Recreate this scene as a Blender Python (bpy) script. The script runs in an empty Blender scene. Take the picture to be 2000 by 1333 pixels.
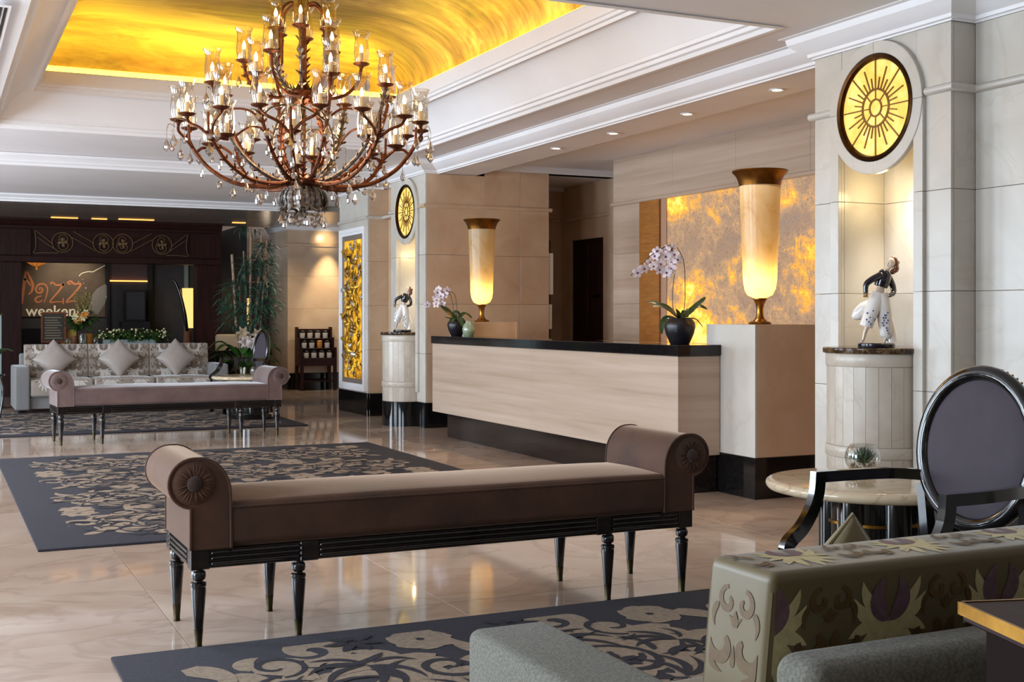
import bpy, bmesh, math, random
from mathutils import Vector, Matrix
random.seed(7)
C = bpy.context.scene.collection
PI = math.pi
def R(d): return math.radians(d)
sc = bpy.context.scene
# ------------------------------------------------------------------ camera, world, lights, exposure
cam = bpy.data.objects.new('camera', bpy.data.cameras.new('camera'))
cam.data.sensor_width = 36.0
cam.data.lens = 2390 / 2000 * 36
cam.data.shift_y = -47.5 / 2000
cam.location = (0, 0, 1.2)
cam.rotation_euler = (PI / 2, 0, -R(25.39))
cam.data.clip_start = 0.05
C.objects.link(cam); sc.camera = cam
w = bpy.data.worlds.new('world'); sc.world = w; w.use_nodes = True
w.node_tree.nodes['Background'].inputs[0].default_value = (0.90, 0.94, 1.0, 1)
w.node_tree.nodes['Background'].inputs[1].default_value = 0.75
sc.view_settings.view_transform = 'Standard'
sc.view_settings.look = 'None'
sc.view_settings.gamma = 1.0
sc.view_settings.use_curve_mapping = False
sc.view_settings.exposure = -0.1
try:
    sc.cycles.use_denoising = True
    sc.cycles.max_bounces = 8
    sc.cycles.transparent_max_bounces = 24
    sc.cycles.sample_clamp_indirect = 4.0
    sc.cycles.caustics_reflective = False
    sc.cycles.caustics_refractive = False
except Exception:
    pass
def light(kind, name, loc, energy, color, rot=None, size=None, size_y=None, target=None, spot=None, blend=0.5, radius=None):
    l = bpy.data.lights.new(name, kind); l.energy = energy; l.color = color
    o = bpy.data.objects.new(name, l); C.objects.link(o); o.location = loc
    if target is not None:
        o.rotation_euler = (Vector(target) - Vector(loc)).to_track_quat('-Z', 'Y').to_euler()
    elif rot: o.rotation_euler = rot
    if kind == 'AREA':
        l.shape = 'RECTANGLE'; l.size = size; l.size_y = size_y or size
    if kind == 'SPOT':
        l.spot_size = R(spot); l.spot_blend = blend
    if radius is not None and kind != 'AREA': l.shadow_soft_size = radius
    return o
DAY = (0.73, 0.86, 1.0); WARM = (1.0, 0.70, 0.42); WARM2 = (1.0, 0.82, 0.62)
# daylight through the tall windows on the open side of the lobby
for yy, e in ((3.6, 230), (7.2, 260), (10.8, 260), (14.4, 260)):
    light('AREA', 'window_daylight', (-3.4, yy, 1.55), e, DAY, rot=(0, -PI / 2, 0), size=2.5, size_y=1.9)

# ------------------------------------------------------------------ materials
def lin(c):
    if isinstance(c, str):
        c = tuple(int(c[i:i + 2], 16) / 255 for i in (0, 2, 4))
    return tuple((x / 12.92 if x <= .04045 else ((x + .055) / 1.055) ** 2.4) for x in c) + (1,)
MATS = {}
class NT:
    def __init__(s, name):
        s.m = bpy.data.materials.new(name); s.m.use_nodes = True
        s.t = s.m.node_tree; s.p = s.t.nodes['Principled BSDF']; s.out = s.t.nodes['Material Output']
    def n(s, t, **k):
        nd = s.t.nodes.new(t)
        for a, v in k.items(): setattr(nd, a, v)
        return nd
    def l(s, a, b): s.t.links.new(a, b)
    def noise(s, scale=5, detail=4, rough=.55, dist=0, stretch=(1, 1, 1), rot=(0, 0, 0), coord='Object', w=None):
        tc = s.n('ShaderNodeTexCoord'); mp = s.n('ShaderNodeMapping')
        mp.inputs['Scale'].default_value = stretch; mp.inputs['Rotation'].default_value = rot
        s.l(tc.outputs[coord], mp.inputs[0])
        nz = s.n('ShaderNodeTexNoise'); nz.inputs['Scale'].default_value = scale
        nz.inputs['Detail'].default_value = detail; nz.inputs['Roughness'].default_value = rough
        nz.inputs['Distortion'].default_value = dist
        s.l(mp.outputs[0], nz.inputs['Vector'])
        return nz
    def ramp(s, src, stops, interp='LINEAR'):
        r = s.n('ShaderNodeValToRGB'); r.color_ramp.interpolation = interp
        el = r.color_ramp.elements
        while len(el) < len(stops): el.new(0.5)
        for e, (p, c) in zip(el, stops): e.position = p; e.color = c if len(c) == 4 else lin(c)
        s.l(src, r.inputs[0]); return r
    def mix(s, fac, a, b, blend='MIX'):
        m = s.n('ShaderNodeMix', data_type='RGBA', blend_type=blend)
        for sock, v in ((m.inputs[0], fac), (m.inputs[6], a), (m.inputs[7], b)):
            if hasattr(v, 'links'): s.l(v, sock)
            elif isinstance(v, (int, float)): sock.default_value = v
            else: sock.default_value = v if len(v) == 4 else lin(v)
        return m.outputs[2]
    def bump(s, src, strength, dist=.01):
        b = s.n('ShaderNodeBump'); b.inputs['Strength'].default_value = strength; b.inputs['Distance'].default_value = dist
        s.l(src, b.inputs['Height']); s.l(b.outputs[0], s.p.inputs['Normal'])
def M(name, c1, rough=.5, metal=0, c2=None, scale=6, detail=4, stretch=(1, 1, 1), lo=.35, hi=.65, bump=0, bscale=None, sheen=0, coat=0, spec=None, dist=0, emit=None, es=0, trans=0, rot=(0, 0, 0)):
    if name in MATS: return MATS[name]
    t = NT(name); p = t.p
    p.inputs['Base Color'].default_value = lin(c1); p.inputs['Roughness'].default_value = rough; p.inputs['Metallic'].default_value = metal
    nz = None
    if c2:
        nz = t.noise(scale, detail, .6, dist, stretch, rot)
        r = t.ramp(nz.outputs[0], [(lo, lin(c1)), (hi, lin(c2))])
        t.l(r.outputs[0], p.inputs['Base Color'])
    if bump:
        b = t.noise(bscale, 3, .6, 0) if bscale else (nz or t.noise(scale, detail))
        t.bump(b.outputs[0], bump)
    if sheen:
        p.inputs['Sheen Weight'].default_value = sheen; p.inputs['Sheen Roughness'].default_value = .35
    if coat:
        p.inputs['Coat Weight'].default_value = coat; p.inputs['Coat Roughness'].default_value = .05
    if spec is not None: p.inputs['Specular IOR Level'].default_value = spec
    if emit:
        p.inputs['Emission Color'].default_value = lin(emit); p.inputs['Emission Strength'].default_value = es
    MATS[name] = t.m; return t.m
def marble(name, a, b, vein, rough, scale=1.6, vs=1.1, veinw=.03, per_obj=True, coat=0, amt=.55):
    t = NT(name)
    tc = t.n('ShaderNodeTexCoord'); oi = t.n('ShaderNodeObjectInfo')
    add = t.n('ShaderNodeVectorMath', operation='ADD'); ml = t.n('ShaderNodeVectorMath', operation='SCALE')
    ml.inputs['Scale'].default_value = 37.0 if per_obj else 0.0
    cb = t.n('ShaderNodeCombineXYZ')
    for i in range(3): t.l(oi.outputs['Random'], cb.inputs[i])
    t.l(cb.outputs[0], ml.inputs[0]); t.l(tc.outputs['Object'], add.inputs[0]); t.l(ml.outputs[0], add.inputs[1])
    n1 = t.n('ShaderNodeTexNoise'); n1.inputs['Scale'].default_value = scale; n1.inputs['Detail'].default_value = 7; n1.inputs['Distortion'].default_value = 1.1
    t.l(add.outputs[0], n1.inputs['Vector'])
    base = t.ramp(n1.outputs[0], [(.3, lin(a)), (.7, lin(b))])
    n2 = t.n('ShaderNodeTexNoise'); n2.inputs['Scale'].default_value = vs; n2.inputs['Detail'].default_value = 5; n2.inputs['Distortion'].default_value = 2.2
    t.l(add.outputs[0], n2.inputs['Vector'])
    v = t.ramp(n2.outputs[0], [(.5 - veinw * 1.6, (0, 0, 0, 1)), (.5, (1, 1, 1, 1)), (.5 + veinw, (0, 0, 0, 1))])
    f = t.n('ShaderNodeMath', operation='MULTIPLY'); t.l(v.outputs[0], f.inputs[0]); f.inputs[1].default_value = amt
    col = t.mix(f.outputs[0], base.outputs[0], vein)
    t.l(col, t.p.inputs['Base Color']); t.p.inputs['Roughness'].default_value = rough
    if coat: t.p.inputs['Coat Weight'].default_value = coat; t.p.inputs['Coat Roughness'].default_value = .03
    MATS[name] = t.m; return t.m
marble('floor_marble', 'D0BBA9', 'BCA28E', '9A7F6B', .055, 1.3, .9, .03, amt=.35)
marble('wall_marble', 'CDC7BD', 'BDB6AB', 'A89A88', .28, 2.2, .7, .012, amt=.22)
marble('warm_lit_marble', 'CFB59A', 'BD9F82', 'B3967A', .28, 2.2, .7, .012, amt=.22)  # wall marble again, with warm lamp light painted into its colour
marble('stave_marble', 'CFC6B8', 'BDB1A1', '9C8F7E', .3, 3.0, 1.2, .012, amt=.3)
marble('table_marble', 'E0CDB0', 'CDB592', 'A58D6B', .08, 3.0, 2.0, .02)
marble('emperador', '2A1B12', '4A3220', '8A7350', .12, 9, 5, .03)
def travertine():
    t = NT('travertine')
    nz = t.noise(1.0, 6, .6, .4, (.5, .5, 16)); n2 = t.noise(1.0, 3, .5, .2, (.25, .25, 5))
    a = t.ramp(nz.outputs[0], [(.3, lin('C2AD9B')), (.55, lin('B39D89')), (.72, lin('9E8873'))])
    c = t.mix(.35, a.outputs[0], t.ramp(n2.outputs[0], [(.35, lin('C9B6A4')), (.65, lin('A58E79'))]).outputs[0])
    t.l(c, t.p.inputs['Base Color']); t.p.inputs['Roughness'].default_value = .25
    MATS['travertine'] = t.m
travertine()
M('black_granite', '0E0D0D', .07, c2='1A1717', scale=60, detail=2)
M('brown_granite', '1D1614', .12, c2='2A211D', scale=40, detail=2)
M('white_paint', 'EFEDEE', .5, c2='EBE9EA', scale=2)
M('ceiling_paint', 'E6E2E3', .6, c2='E0DCDD', scale=1.2)
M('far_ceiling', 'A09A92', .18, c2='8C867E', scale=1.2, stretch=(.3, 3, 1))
M('grout', 'A08873', .4)
M('dark_wood', '22100E', .48, c2='331715', scale=4, detail=5, stretch=(6, 6, .6), spec=.2)
M('black_lacquer', '0B0908', .1, coat=.7)
M('black_wood', '100C0B', .2, coat=.4, c2='191211', scale=5, stretch=(8, 8, 1))
M('brass_dull', '4E4634', .42, 1, c2='3C3424', scale=30)
M('gold', 'B98A3A', .3, 1, c2='8E6523', scale=14)
M('gilt', 'D9A93C', .35, .55, c2='B07A22', scale=14)
M('gilt_pale', 'C9BFAE', .35, .5, c2='8C8274', scale=14)
M('gilt_dark', '8A6428', .35, .6)
M('bronze', '4A2C14', .35, 1, c2='31200F', scale=12)
M('rust_iron', '7A4426', .45, .75, c2='4A2A1C', scale=22, bump=.25)
M('silver_leaf', '8C857E', .28, .95, c2='51443B', scale=40, bump=.4)
M('ebony', '150A08', .65, c2='1E100D', scale=6, spec=.08)
M('old_brass', '7A5A2C', .4, .7)
M('panel_frame', '7E7064', .5)
M('dull_iron', '7A6444', .5, .5)
M('candle_wax', 'F1DFB6', .5, emit='FFCE86', es=.25)
M('velvet', '543423', .8, c2='3A2417', scale=5, detail=5, lo=.3, hi=.7, sheen=.55, bump=.05, bscale=60)
MATS['velvet'].node_tree.nodes['Principled BSDF'].inputs['Sheen Tint'].default_value = (1, .72, .52, 1)
M('velvet_daylit', '74605C', .75, c2='5C4B49', scale=5, detail=5, lo=.3, hi=.7, sheen=.6, bump=.05, bscale=60)  # lighter copy of the brown velvet, cool daylight painted into it
M('velvet_button', '3C2A23', .8, sheen=.6)
M('chair_velvet', '433A42', .8, c2='3A3239', scale=5, sheen=.25)
M('tweed', '7F7E73', .9, c2='67655B', scale=190, detail=3, lo=.4, hi=.6, bump=.2, sheen=.1)
M('grey_fabric', '82807F', .8, c2='777574', scale=120, sheen=.3)
M('satin', '8E8163', .42, c2='7B6F52', scale=3, stretch=(1, 1, 1), sheen=.4)
M('satin_light', 'A3968A', .45, c2='95887C', scale=3, sheen=.4)
M('satin_pillow', 'A99D94', .38, c2='9C9088', scale=4, sheen=.4)
M('satin_olive', '6F6244', .4, sheen=.25)
M('motif_brown', '5A4322', .5, c2='6A512D', scale=60)
M('motif_cream', 'D4C898', .45, c2='C2B484', scale=60)
M('motif_purple', '6C4F5A', .5, c2='7C616B', scale=50)
M('motif_taupe', '77685A', .5)
M('motif_white', 'CBC4BB', .5)
M('rug_dark', '302D36', .95, c2='252229', scale=90, bump=.3, bscale=260)
M('rug_beige', 'A3907B', .95, c2='8C7A68', scale=50, bump=.3, bscale=260)
M('leaf_green', '3C6428', .4, c2='284A1A', scale=9)
M('orchid_leaf', '39522A', .35, c2='2A3F1C', scale=8)
M('bamboo_leaf', '4A7560', .5, c2='2F5040', scale=8)
M('bamboo_cane', 'BFA084', .5, c2='A08068', scale=6, stretch=(3, 3, 12))
M('stem_brown', '54402A', .5)
M('petal_white', 'EFE6EA', .5, c2='E2D2DC', scale=20)
M('petal_lip', '6A1E4C', .5)
M('pot_black', '17151A', .32, c2='1D1B20', scale=10)
M('celadon', 'A9B496', .15, c2='7E9070', scale=8, coat=.5)
M('pebble', 'C9BDAC', .5, c2='8C7B68', scale=40)
M('succulent', '3E5838', .5, c2='2C4428', scale=12)
M('porcelain', 'EDE7E0', .12, coat=.6)
M('porcelain_skin', 'D9C3AE', .15, coat=.6)
M('porcelain_navy', '17131F', .12, coat=.6)
M('porcelain_hair', '6E3B1F', .2, coat=.5)
M('porcelain_blue', '46578F', .2, coat=.5)
M('onyx_frame', 'B08F78', .3)
M('white_card', 'E9E4DA', .6)
M('jar_dark', '1A1614', .3)
M('jar_label', 'C9C2B4', .5)
M('jar_orange', 'C7812A', .4)
M('wood_orange', '7C3E22', .4, c2='5F2D18', scale=8, stretch=(1, 1, 8))
M('chalkboard', '2A231B', .7, c2='3A3126', scale=12, stretch=(1, 1, 6))
M('chalk', '8C8068', .8)
M('lounge_wall', '403E42', .7, c2='37353A', scale=3)
M('lounge_mauve', '5E4A50', .7)
M('lounge_dark', '18171A', .6)
M('poster_brown', '6B5B4E', .6, c2='5A4B40', scale=3)
M('poster_orange', 'D08258', .6)
M('poster_text', 'F2EAD2', .6, emit='F2EAD2', es=.15)
M('poster_grey', '8C8884', .6)
M('lattice', '5A4030', .6)
M('flower_orange', 'C77A22', .6)
M('flower_cream', 'D9CF9C', .6)
M('flower_dry', '8A7A42', .7)
M('terracotta', '8C5A3C', .7)
M('cream_fabric', 'B9A183', .7)
M('frosted', '8A9794', .35)
def emis(name, col, s):
    t = NT(name); e = t.n('ShaderNodeEmission'); e.inputs[0].default_value = lin(col); e.inputs[1].default_value = s
    t.l(e.outputs[0], t.out.inputs[0]); MATS[name] = t.m
emis('bulb_glow', 'FFC684', 60); emis('led_strip', 'FFDC40', 95); emis('spot_glow', 'FFE2B0', 14)
emis('urn_bulb', 'FFD27A', 90); emis('slot_glow', 'FFB25A', 2.2); emis('shade_glow_far', 'FFCF7A', 1.5); emis('pendant_glow', 'E88A3A', .6)
def glassy(name, tint, gloss=.12, rough=.03):
    t = NT(name)
    tr = t.n('ShaderNodeBsdfTransparent'); tr.inputs[0].default_value = lin(tint)
    gl = t.n('ShaderNodeBsdfGlossy'); gl.inputs['Roughness'].default_value = rough
    lw = t.n('ShaderNodeLayerWeight'); lw.inputs[0].default_value = .35
    mu = t.n('ShaderNodeMath', operation='MULTIPLY_ADD'); mu.inputs[1].default_value = .8; mu.inputs[2].default_value = gloss
    mu.use_clamp = True
    t.l(lw.outputs['Facing'], mu.inputs[0])
    mx = t.n('ShaderNodeMixShader'); t.l(mu.outputs[0], mx.inputs[0]); t.l(tr.outputs[0], mx.inputs[1]); t.l(gl.outputs[0], mx.inputs[2])
    t.l(mx.outputs[0], t.out.inputs[0]); MATS[name] = t.m
glassy('shade_glass', 'F3EEE4', .10); glassy('bowl_glass', 'F3F4F0', .05); glassy('crystal', 'F2EDEA', .42, .10)
def gold_dome():
    t = NT('gold_dome')
    nz = t.noise(.95, 6, .58, .8, (.5, 1.2, 1), (0, 0, R(-24))); n2 = t.noise(3.0, 5, .6, .3, (.5, 5, 1), (0, 0, R(-24)))
    a = t.ramp(nz.outputs[0], [(.38, lin('452C1A')), (.5, lin('86643A')), (.62, lin('CBB070'))])
    c = t.mix(.3, a.outputs[0], t.ramp(n2.outputs[0], [(.35, lin('6A4E2C')), (.65, lin('CDB26C'))]).outputs[0])
    t.l(c, t.p.inputs['Base Color']); t.p.inputs['Roughness'].default_value = .45; t.p.inputs['Metallic'].default_value = .25
    MATS['gold_dome'] = t.m
gold_dome()
def onyx():
    t = NT('onyx_glow')
    nz = t.noise(.85, 9, .6, .4, (1, 1.0, 1.5)); n2 = t.noise(42, 5, .75, .3); n3 = t.noise(7, 8, .72, .8)
    s1 = t.n('ShaderNodeMath', operation='MULTIPLY_ADD'); t.l(n3.outputs[0], s1.inputs[0]); s1.inputs[1].default_value = .42; t.l(nz.outputs[0], s1.inputs[2])
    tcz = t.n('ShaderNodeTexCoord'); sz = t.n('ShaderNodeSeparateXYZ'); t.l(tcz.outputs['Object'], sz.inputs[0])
    bz = t.n('ShaderNodeMapRange'); bz.inputs[1].default_value = 1.05; bz.inputs[2].default_value = 1.75; bz.inputs[3].default_value = .075; bz.inputs[4].default_value = -.02  # backlight glow painted in: the stone brightens toward its foot
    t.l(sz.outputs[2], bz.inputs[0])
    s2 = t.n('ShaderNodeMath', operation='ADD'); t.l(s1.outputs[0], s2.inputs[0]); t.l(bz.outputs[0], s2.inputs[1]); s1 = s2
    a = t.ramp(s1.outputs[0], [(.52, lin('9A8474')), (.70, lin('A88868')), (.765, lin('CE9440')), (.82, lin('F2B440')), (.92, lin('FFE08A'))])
    sp = t.ramp(n2.outputs[0], [(.33, lin('9A6A34')), (.47, (1, 1, 1, 1))])
    c = t.mix(.6, a.outputs[0], sp.outputs[0], 'MULTIPLY')
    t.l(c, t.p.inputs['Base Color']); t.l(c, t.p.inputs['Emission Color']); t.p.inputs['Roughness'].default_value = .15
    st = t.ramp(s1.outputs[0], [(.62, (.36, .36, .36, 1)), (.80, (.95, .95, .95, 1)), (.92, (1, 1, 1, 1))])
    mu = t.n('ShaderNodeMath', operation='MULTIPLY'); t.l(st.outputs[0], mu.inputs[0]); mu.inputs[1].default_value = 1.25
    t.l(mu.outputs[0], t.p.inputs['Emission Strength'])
    MATS['onyx_glow'] = t.m
onyx()
def stained():
    t = NT('amber_glass')
    nz = t.noise(9, 5, .6, .5)
    a = t.ramp(nz.outputs[0], [(.3, lin('E4B044')), (.6, lin('EFCB70')), (.8, lin('F7E2A6'))])
    t.l(a.outputs[0], t.p.inputs['Base Color']); t.l(a.outputs[0], t.p.inputs['Emission Color']); t.p.inputs['Emission Strength'].default_value = .75
    t.p.inputs['Roughness'].default_value = .2; MATS['amber_glass'] = t.m
    t = NT('panel_glow'); nz = t.noise(6, 5, .6, .4)
    a = t.ramp(nz.outputs[0], [(.35, lin('7A4A10')), (.5, lin('E0A020')), (.7, lin('FFD84A'))])
    t.l(a.outputs[0], t.p.inputs['Base Color']); t.l(a.outputs[0], t.p.inputs['Emission Color']); t.p.inputs['Emission Strength'].default_value = .55
    MATS['panel_glow'] = t.m
stained()
def alabaster():
    t = NT('alabaster')
    nz = t.noise(5, 6, .65, 1.2, (1, 1, .5))
    a = t.ramp(nz.outputs[0], [(.3, lin('E9D9B8')), (.55, lin('DFC493')), (.75, lin('C9A468'))])
    d = t.n('ShaderNodeBsdfTranslucent'); t.l(a.outputs[0], d.inputs[0])
    t.l(a.outputs[0], t.p.inputs['Base Color']); t.p.inputs['Roughness'].default_value = .25
    mx = t.n('ShaderNodeMixShader'); mx.inputs[0].default_value = .5
    t.l(t.p.outputs[0], mx.inputs[1]); t.l(d.outputs[0], mx.inputs[2]); t.l(mx.outputs[0], t.out.inputs[0])
    MATS['alabaster'] = t.m
alabaster()

# ------------------------------------------------------------------ mesh tools
def V(*a): return Vector(a)
class MB:
    def __init__(s): s.bm = bmesh.new()
    def face(s, pts):
        vs = [s.bm.verts.new(p) for p in pts]
        try: return s.bm.faces.new(vs)
        except ValueError: return None
    def box(s, x0, x1, y0, y1, z0, z1, bev=0, seg=1):
        r = bmesh.ops.create_cube(s.bm, size=1.0)
        for v in r['verts']:
            v.co = ((x0 + x1) / 2 + v.co.x * (x1 - x0), (y0 + y1) / 2 + v.co.y * (y1 - y0), (z0 + z1) / 2 + v.co.z * (z1 - z0))
        if bev:
            es = list({e for v in r['verts'] for e in v.link_edges})
            bmesh.ops.bevel(s.bm, geom=es, offset=bev, segments=seg, affect='EDGES', profile=.5, clamp_overlap=True)
        return s
    def grid_rows(s, rows, close_u=False, close_v=False):
        vr = [[s.bm.verts.new(p) for p in row] for row in rows]
        nr = len(vr); nc = len(vr[0])
        for i in range(nr if close_v else nr - 1):
            for j in range(nc if close_u else nc - 1):
                a, b = vr[i], vr[(i + 1) % nr]
                q = [a[j], a[(j + 1) % nc], b[(j + 1) % nc], b[j]]
                try: s.bm.faces.new(q)
                except ValueError: pass
        return vr
    def lathe(s, prof, c=(0, 0, 0), seg=24, a0=0, a1=2 * PI, mapf=None, ripple=None):
        full = abs(a1 - a0 - 2 * PI) < 1e-6
        n = seg if full else seg + 1
        rows = []
        for r, z in prof:
            row = []
            for k in range(n):
                a = a0 + (a1 - a0) * k / seg
                rr = r * (ripple(a) if ripple else 1)
                p = V(c[0] + rr * math.cos(a), c[1] + rr * math.sin(a), c[2] + z)
                row.append(mapf(p) if mapf else p)
            rows.append(row)
        s.grid_rows(rows, close_u=full)
        bmesh.ops.remove_doubles(s.bm, verts=s.bm.verts[:], dist=1e-6)
        return s
    def tube(s, path, rad, seg=8, cap=True, closed=False, sq=None):
        P = [Vector(p) for p in path]; n = len(P)
        rr = rad if isinstance(rad, (list, tuple)) else [rad] * n
        T = []
        for i in range(n):
            a = P[(i - 1) % n] if (closed or i > 0) else P[0]; b = P[(i + 1) % n] if (closed or i < n - 1) else P[-1]
            d = b - a
            T.append(d.normalized() if d.length > 1e-9 else V(0, 0, 1))
        up = V(0, 0, 1) if abs(T[0].z) < .9 else V(1, 0, 0)
        N = (up - T[0] * up.dot(T[0])).normalized()
        rows = []
        for i in range(n):
            N = (N - T[i] * N.dot(T[i]))
            N = N.normalized() if N.length > 1e-6 else T[i].orthogonal().normalized()
            B = T[i].cross(N)
            if sq:
                hw, hh = sq
                k = rr[i]
                row = [P[i] + B * (sx * hw * k) + N * (sy * hh * k) for sx, sy in ((-1, -1), (1, -1), (1, 1), (-1, 1))]
            else:
                row = [P[i] + (N * math.cos(2 * PI * k / seg) + B * math.sin(2 * PI * k / seg)) * rr[i] for k in range(seg)]
            rows.append(row)
        vr = s.grid_rows(rows, close_u=True, close_v=closed)
        if cap and not closed:
            for ring in (vr[0], vr[-1]):
                try: s.bm.faces.new(ring)
                except ValueError: pass
        return s
    def prism(s, poly, f, h0, h1):
        a = [s.bm.verts.new(f(x, y, h0)) for x, y in poly]; b = [s.bm.verts.new(f(x, y, h1)) for x, y in poly]
        n = len(poly)
        for i in range(n):
            try: s.bm.faces.new([a[i], a[(i + 1) % n], b[(i + 1) % n], b[i]])
            except ValueError: pass
        s.bm.faces.new(a); s.bm.faces.new(b)
        return s
    def sphere(s, c, r, seg=10, sc_=(1, 1, 1), ico=None):
        if ico is not None: q = bmesh.ops.create_icosphere(s.bm, subdivisions=ico, radius=1)
        else: q = bmesh.ops.create_uvsphere(s.bm, u_segments=seg, v_segments=max(4, seg * 2 // 3), radius=1)
        for v in q['verts']: v.co = (c[0] + v.co.x * r * sc_[0], c[1] + v.co.y * r * sc_[1], c[2] + v.co.z * r * sc_[2])
        return s
    def rbox(s, sx, sy, sz, r, n=6, fn=None, c=(0, 0, 0)):
        hx, hy, hz = sx / 2, sy / 2, sz / 2
        def ax(h):
            k = [-h, -h + r * .3, -h + r * .75, -h + r]
            mid = [(-h + r) + (2 * (h - r)) * i / n for i in range(1, n)]
            return k + mid + [h - r, h - r * .75, h - r * .3, h]
        X, Y, Z = ax(hx), ax(hy), ax(hz)
        def rd(x, y, z):
            q = V(max(-hx + r, min(hx - r, x)), max(-hy + r, min(hy - r, y)), max(-hz + r, min(hz - r, z)))
            d = V(x, y, z) - q
            p = q + d.normalized() * r if d.length > 1e-9 else q
            if fn: p = fn(p)
            return p + Vector(c)
        for z in (-hz, hz): s.grid_rows([[rd(x, y, z) for x in X] for y in Y])
        for y in (-hy, hy): s.grid_rows([[rd(x, y, z) for x in X] for z in Z])
        for x in (-hx, hx): s.grid_rows([[rd(x, y, z) for y in Y] for z in Z])
        bmesh.ops.remove_doubles(s.bm, verts=s.bm.verts[:], dist=1e-5)
        return s
    def ribbon(s, path, widths, up, mapf=None, fold=0):
        P = [Vector(p) for p in path]; n = len(P); up = Vector(up)
        rows = []
        for i in range(n):
            d = P[min(i + 1, n - 1)] - P[max(i - 1, 0)]
            sd = d.cross(up); sd = sd.normalized() if sd.length > 1e-9 else V(1, 0, 0)
            nn = sd.cross(d).normalized() if d.length > 1e-9 else up
            wv = widths[i] if isinstance(widths, (list, tuple)) else widths
            row = [P[i] - sd * wv + nn * (fold * wv), P[i], P[i] + sd * wv + nn * (fold * wv)]
            rows.append([mapf(p) for p in row] if mapf else row)
        s.grid_rows(rows)
        return s
    def build(s, name, mat, parent=None, smooth=38, **props):
        bm = s.bm
        bmesh.ops.remove_doubles(bm, verts=bm.verts[:], dist=1e-6)
        bmesh.ops.recalc_face_normals(bm, faces=bm.faces[:])
        if smooth:
            for f in bm.faces: f.smooth = True
            lim = R(smooth)
            for e in bm.edges:
                if len(e.link_faces) == 2:
                    e.smooth = e.calc_face_angle(0) < lim
        me = bpy.data.meshes.new(name); bm.to_mesh(me); bm.free()
        me.materials.append(MATS[mat] if isinstance(mat, str) else mat)
        o = bpy.data.objects.new(name, me); C.objects.link(o)
        if parent: o.parent = parent
        for k, v in props.items(): o[k] = v
        return o
def thing(name, label, cat, loc=(0, 0, 0), rz=0, group=None):
    o = bpy.data.objects.new(name, None); C.objects.link(o); o.empty_display_size = .1
    o.location = loc; o.rotation_euler = (0, 0, rz); o['label'] = label; o['category'] = cat
    if group: o['group'] = group
    return o
def tag(o, label, cat, group=None):
    o['label'] = label; o['category'] = cat
    if group: o['group'] = group
    return o
def dup(root, loc, rz=None, label=None, scale=None):
    r = root.copy(); C.objects.link(r); r.location = loc
    if rz is not None: r.rotation_euler = (0, 0, rz)
    if label: r['label'] = label
    if scale: r.scale = scale
    for ch in list(root.children):
        c = ch.copy(); C.objects.link(c); c.parent = r
        for g in list(ch.children):
            d = g.copy(); C.objects.link(d); d.parent = c
    return r
def copy_at(o, parent, loc=None, rot=None, scale=None):
    c = o.copy(); C.objects.link(c); c.parent = parent
    if loc is not None: c.location = loc
    if rot is not None: c.rotation_euler = rot
    if scale is not None: c.scale = scale
    return c
def struct(o): o['kind'] = 'structure'; return o
def moulding(name, prof, path, mat, parent=None, smooth=30):
    m = MB(); P = [V(p[0], p[1], 0) for p in path]; n = len(P); rows = []
    for i in range(n):
        ds = []
        if i > 0: ds.append((P[i] - P[i - 1]).normalized())
        if i < n - 1: ds.append((P[i + 1] - P[i]).normalized())
        ns = [V(-d.y, d.x, 0) for d in ds]
        o = ns[0] if len(ns) == 1 else (ns[0] + ns[1]) / max(.2, 1 + ns[0].dot(ns[1]))
        rows.append([P[i] + o * a + V(0, 0, z) for a, z in prof])
    vr = m.grid_rows(rows, close_u=True)
    m.bm.faces.new(vr[0]); m.bm.faces.new(vr[-1])
    return m.build(name, mat, parent, smooth)
def smoothpath(pts, n=6):
    P = [Vector(p) for p in pts]; out = []
    for i in range(len(P) - 1):
        p0 = P[max(i - 1, 0)]; p1 = P[i]; p2 = P[i + 1]; p3 = P[min(i + 2, len(P) - 1)]
        for k in range(n):
            t = k / n
            out.append(.5 * ((2 * p1) + (-p0 + p2) * t + (2 * p0 - 5 * p1 + 4 * p2 - p3) * t * t + (-p0 + 3 * p1 - 3 * p2 + p3) * t ** 3))
    out.append(P[-1]); return out
def lerpl(a, n):
    out = []
    for i in range(n):
        t = i / (n - 1) * (len(a) - 1); k = min(int(t), len(a) - 2); out.append(a[k] + (a[k + 1] - a[k]) * (t - k))
    return out

# ------------------------------------------------------------------ floor
fl = MB().box(-6, 9, -3, 30, -.15, -.014).build('floor', 'grout'); struct(fl)
TS = 1.1
tile_me = None
for i in range(9):
    for j in range(21):
        x = -1.9 + i * TS; y = -.2 + j * TS
        if tile_me is None:
            t0 = MB().box(-TS / 2 + .001, TS / 2 - .001, -TS / 2 + .001, TS / 2 - .001, -.014, 0, .0012).build('tile', 'floor_marble', fl, smooth=0)
            tile_me = t0; t0.location = (x, y, 0)
        else: copy_at(tile_me, fl, (x, y, 0))
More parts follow.
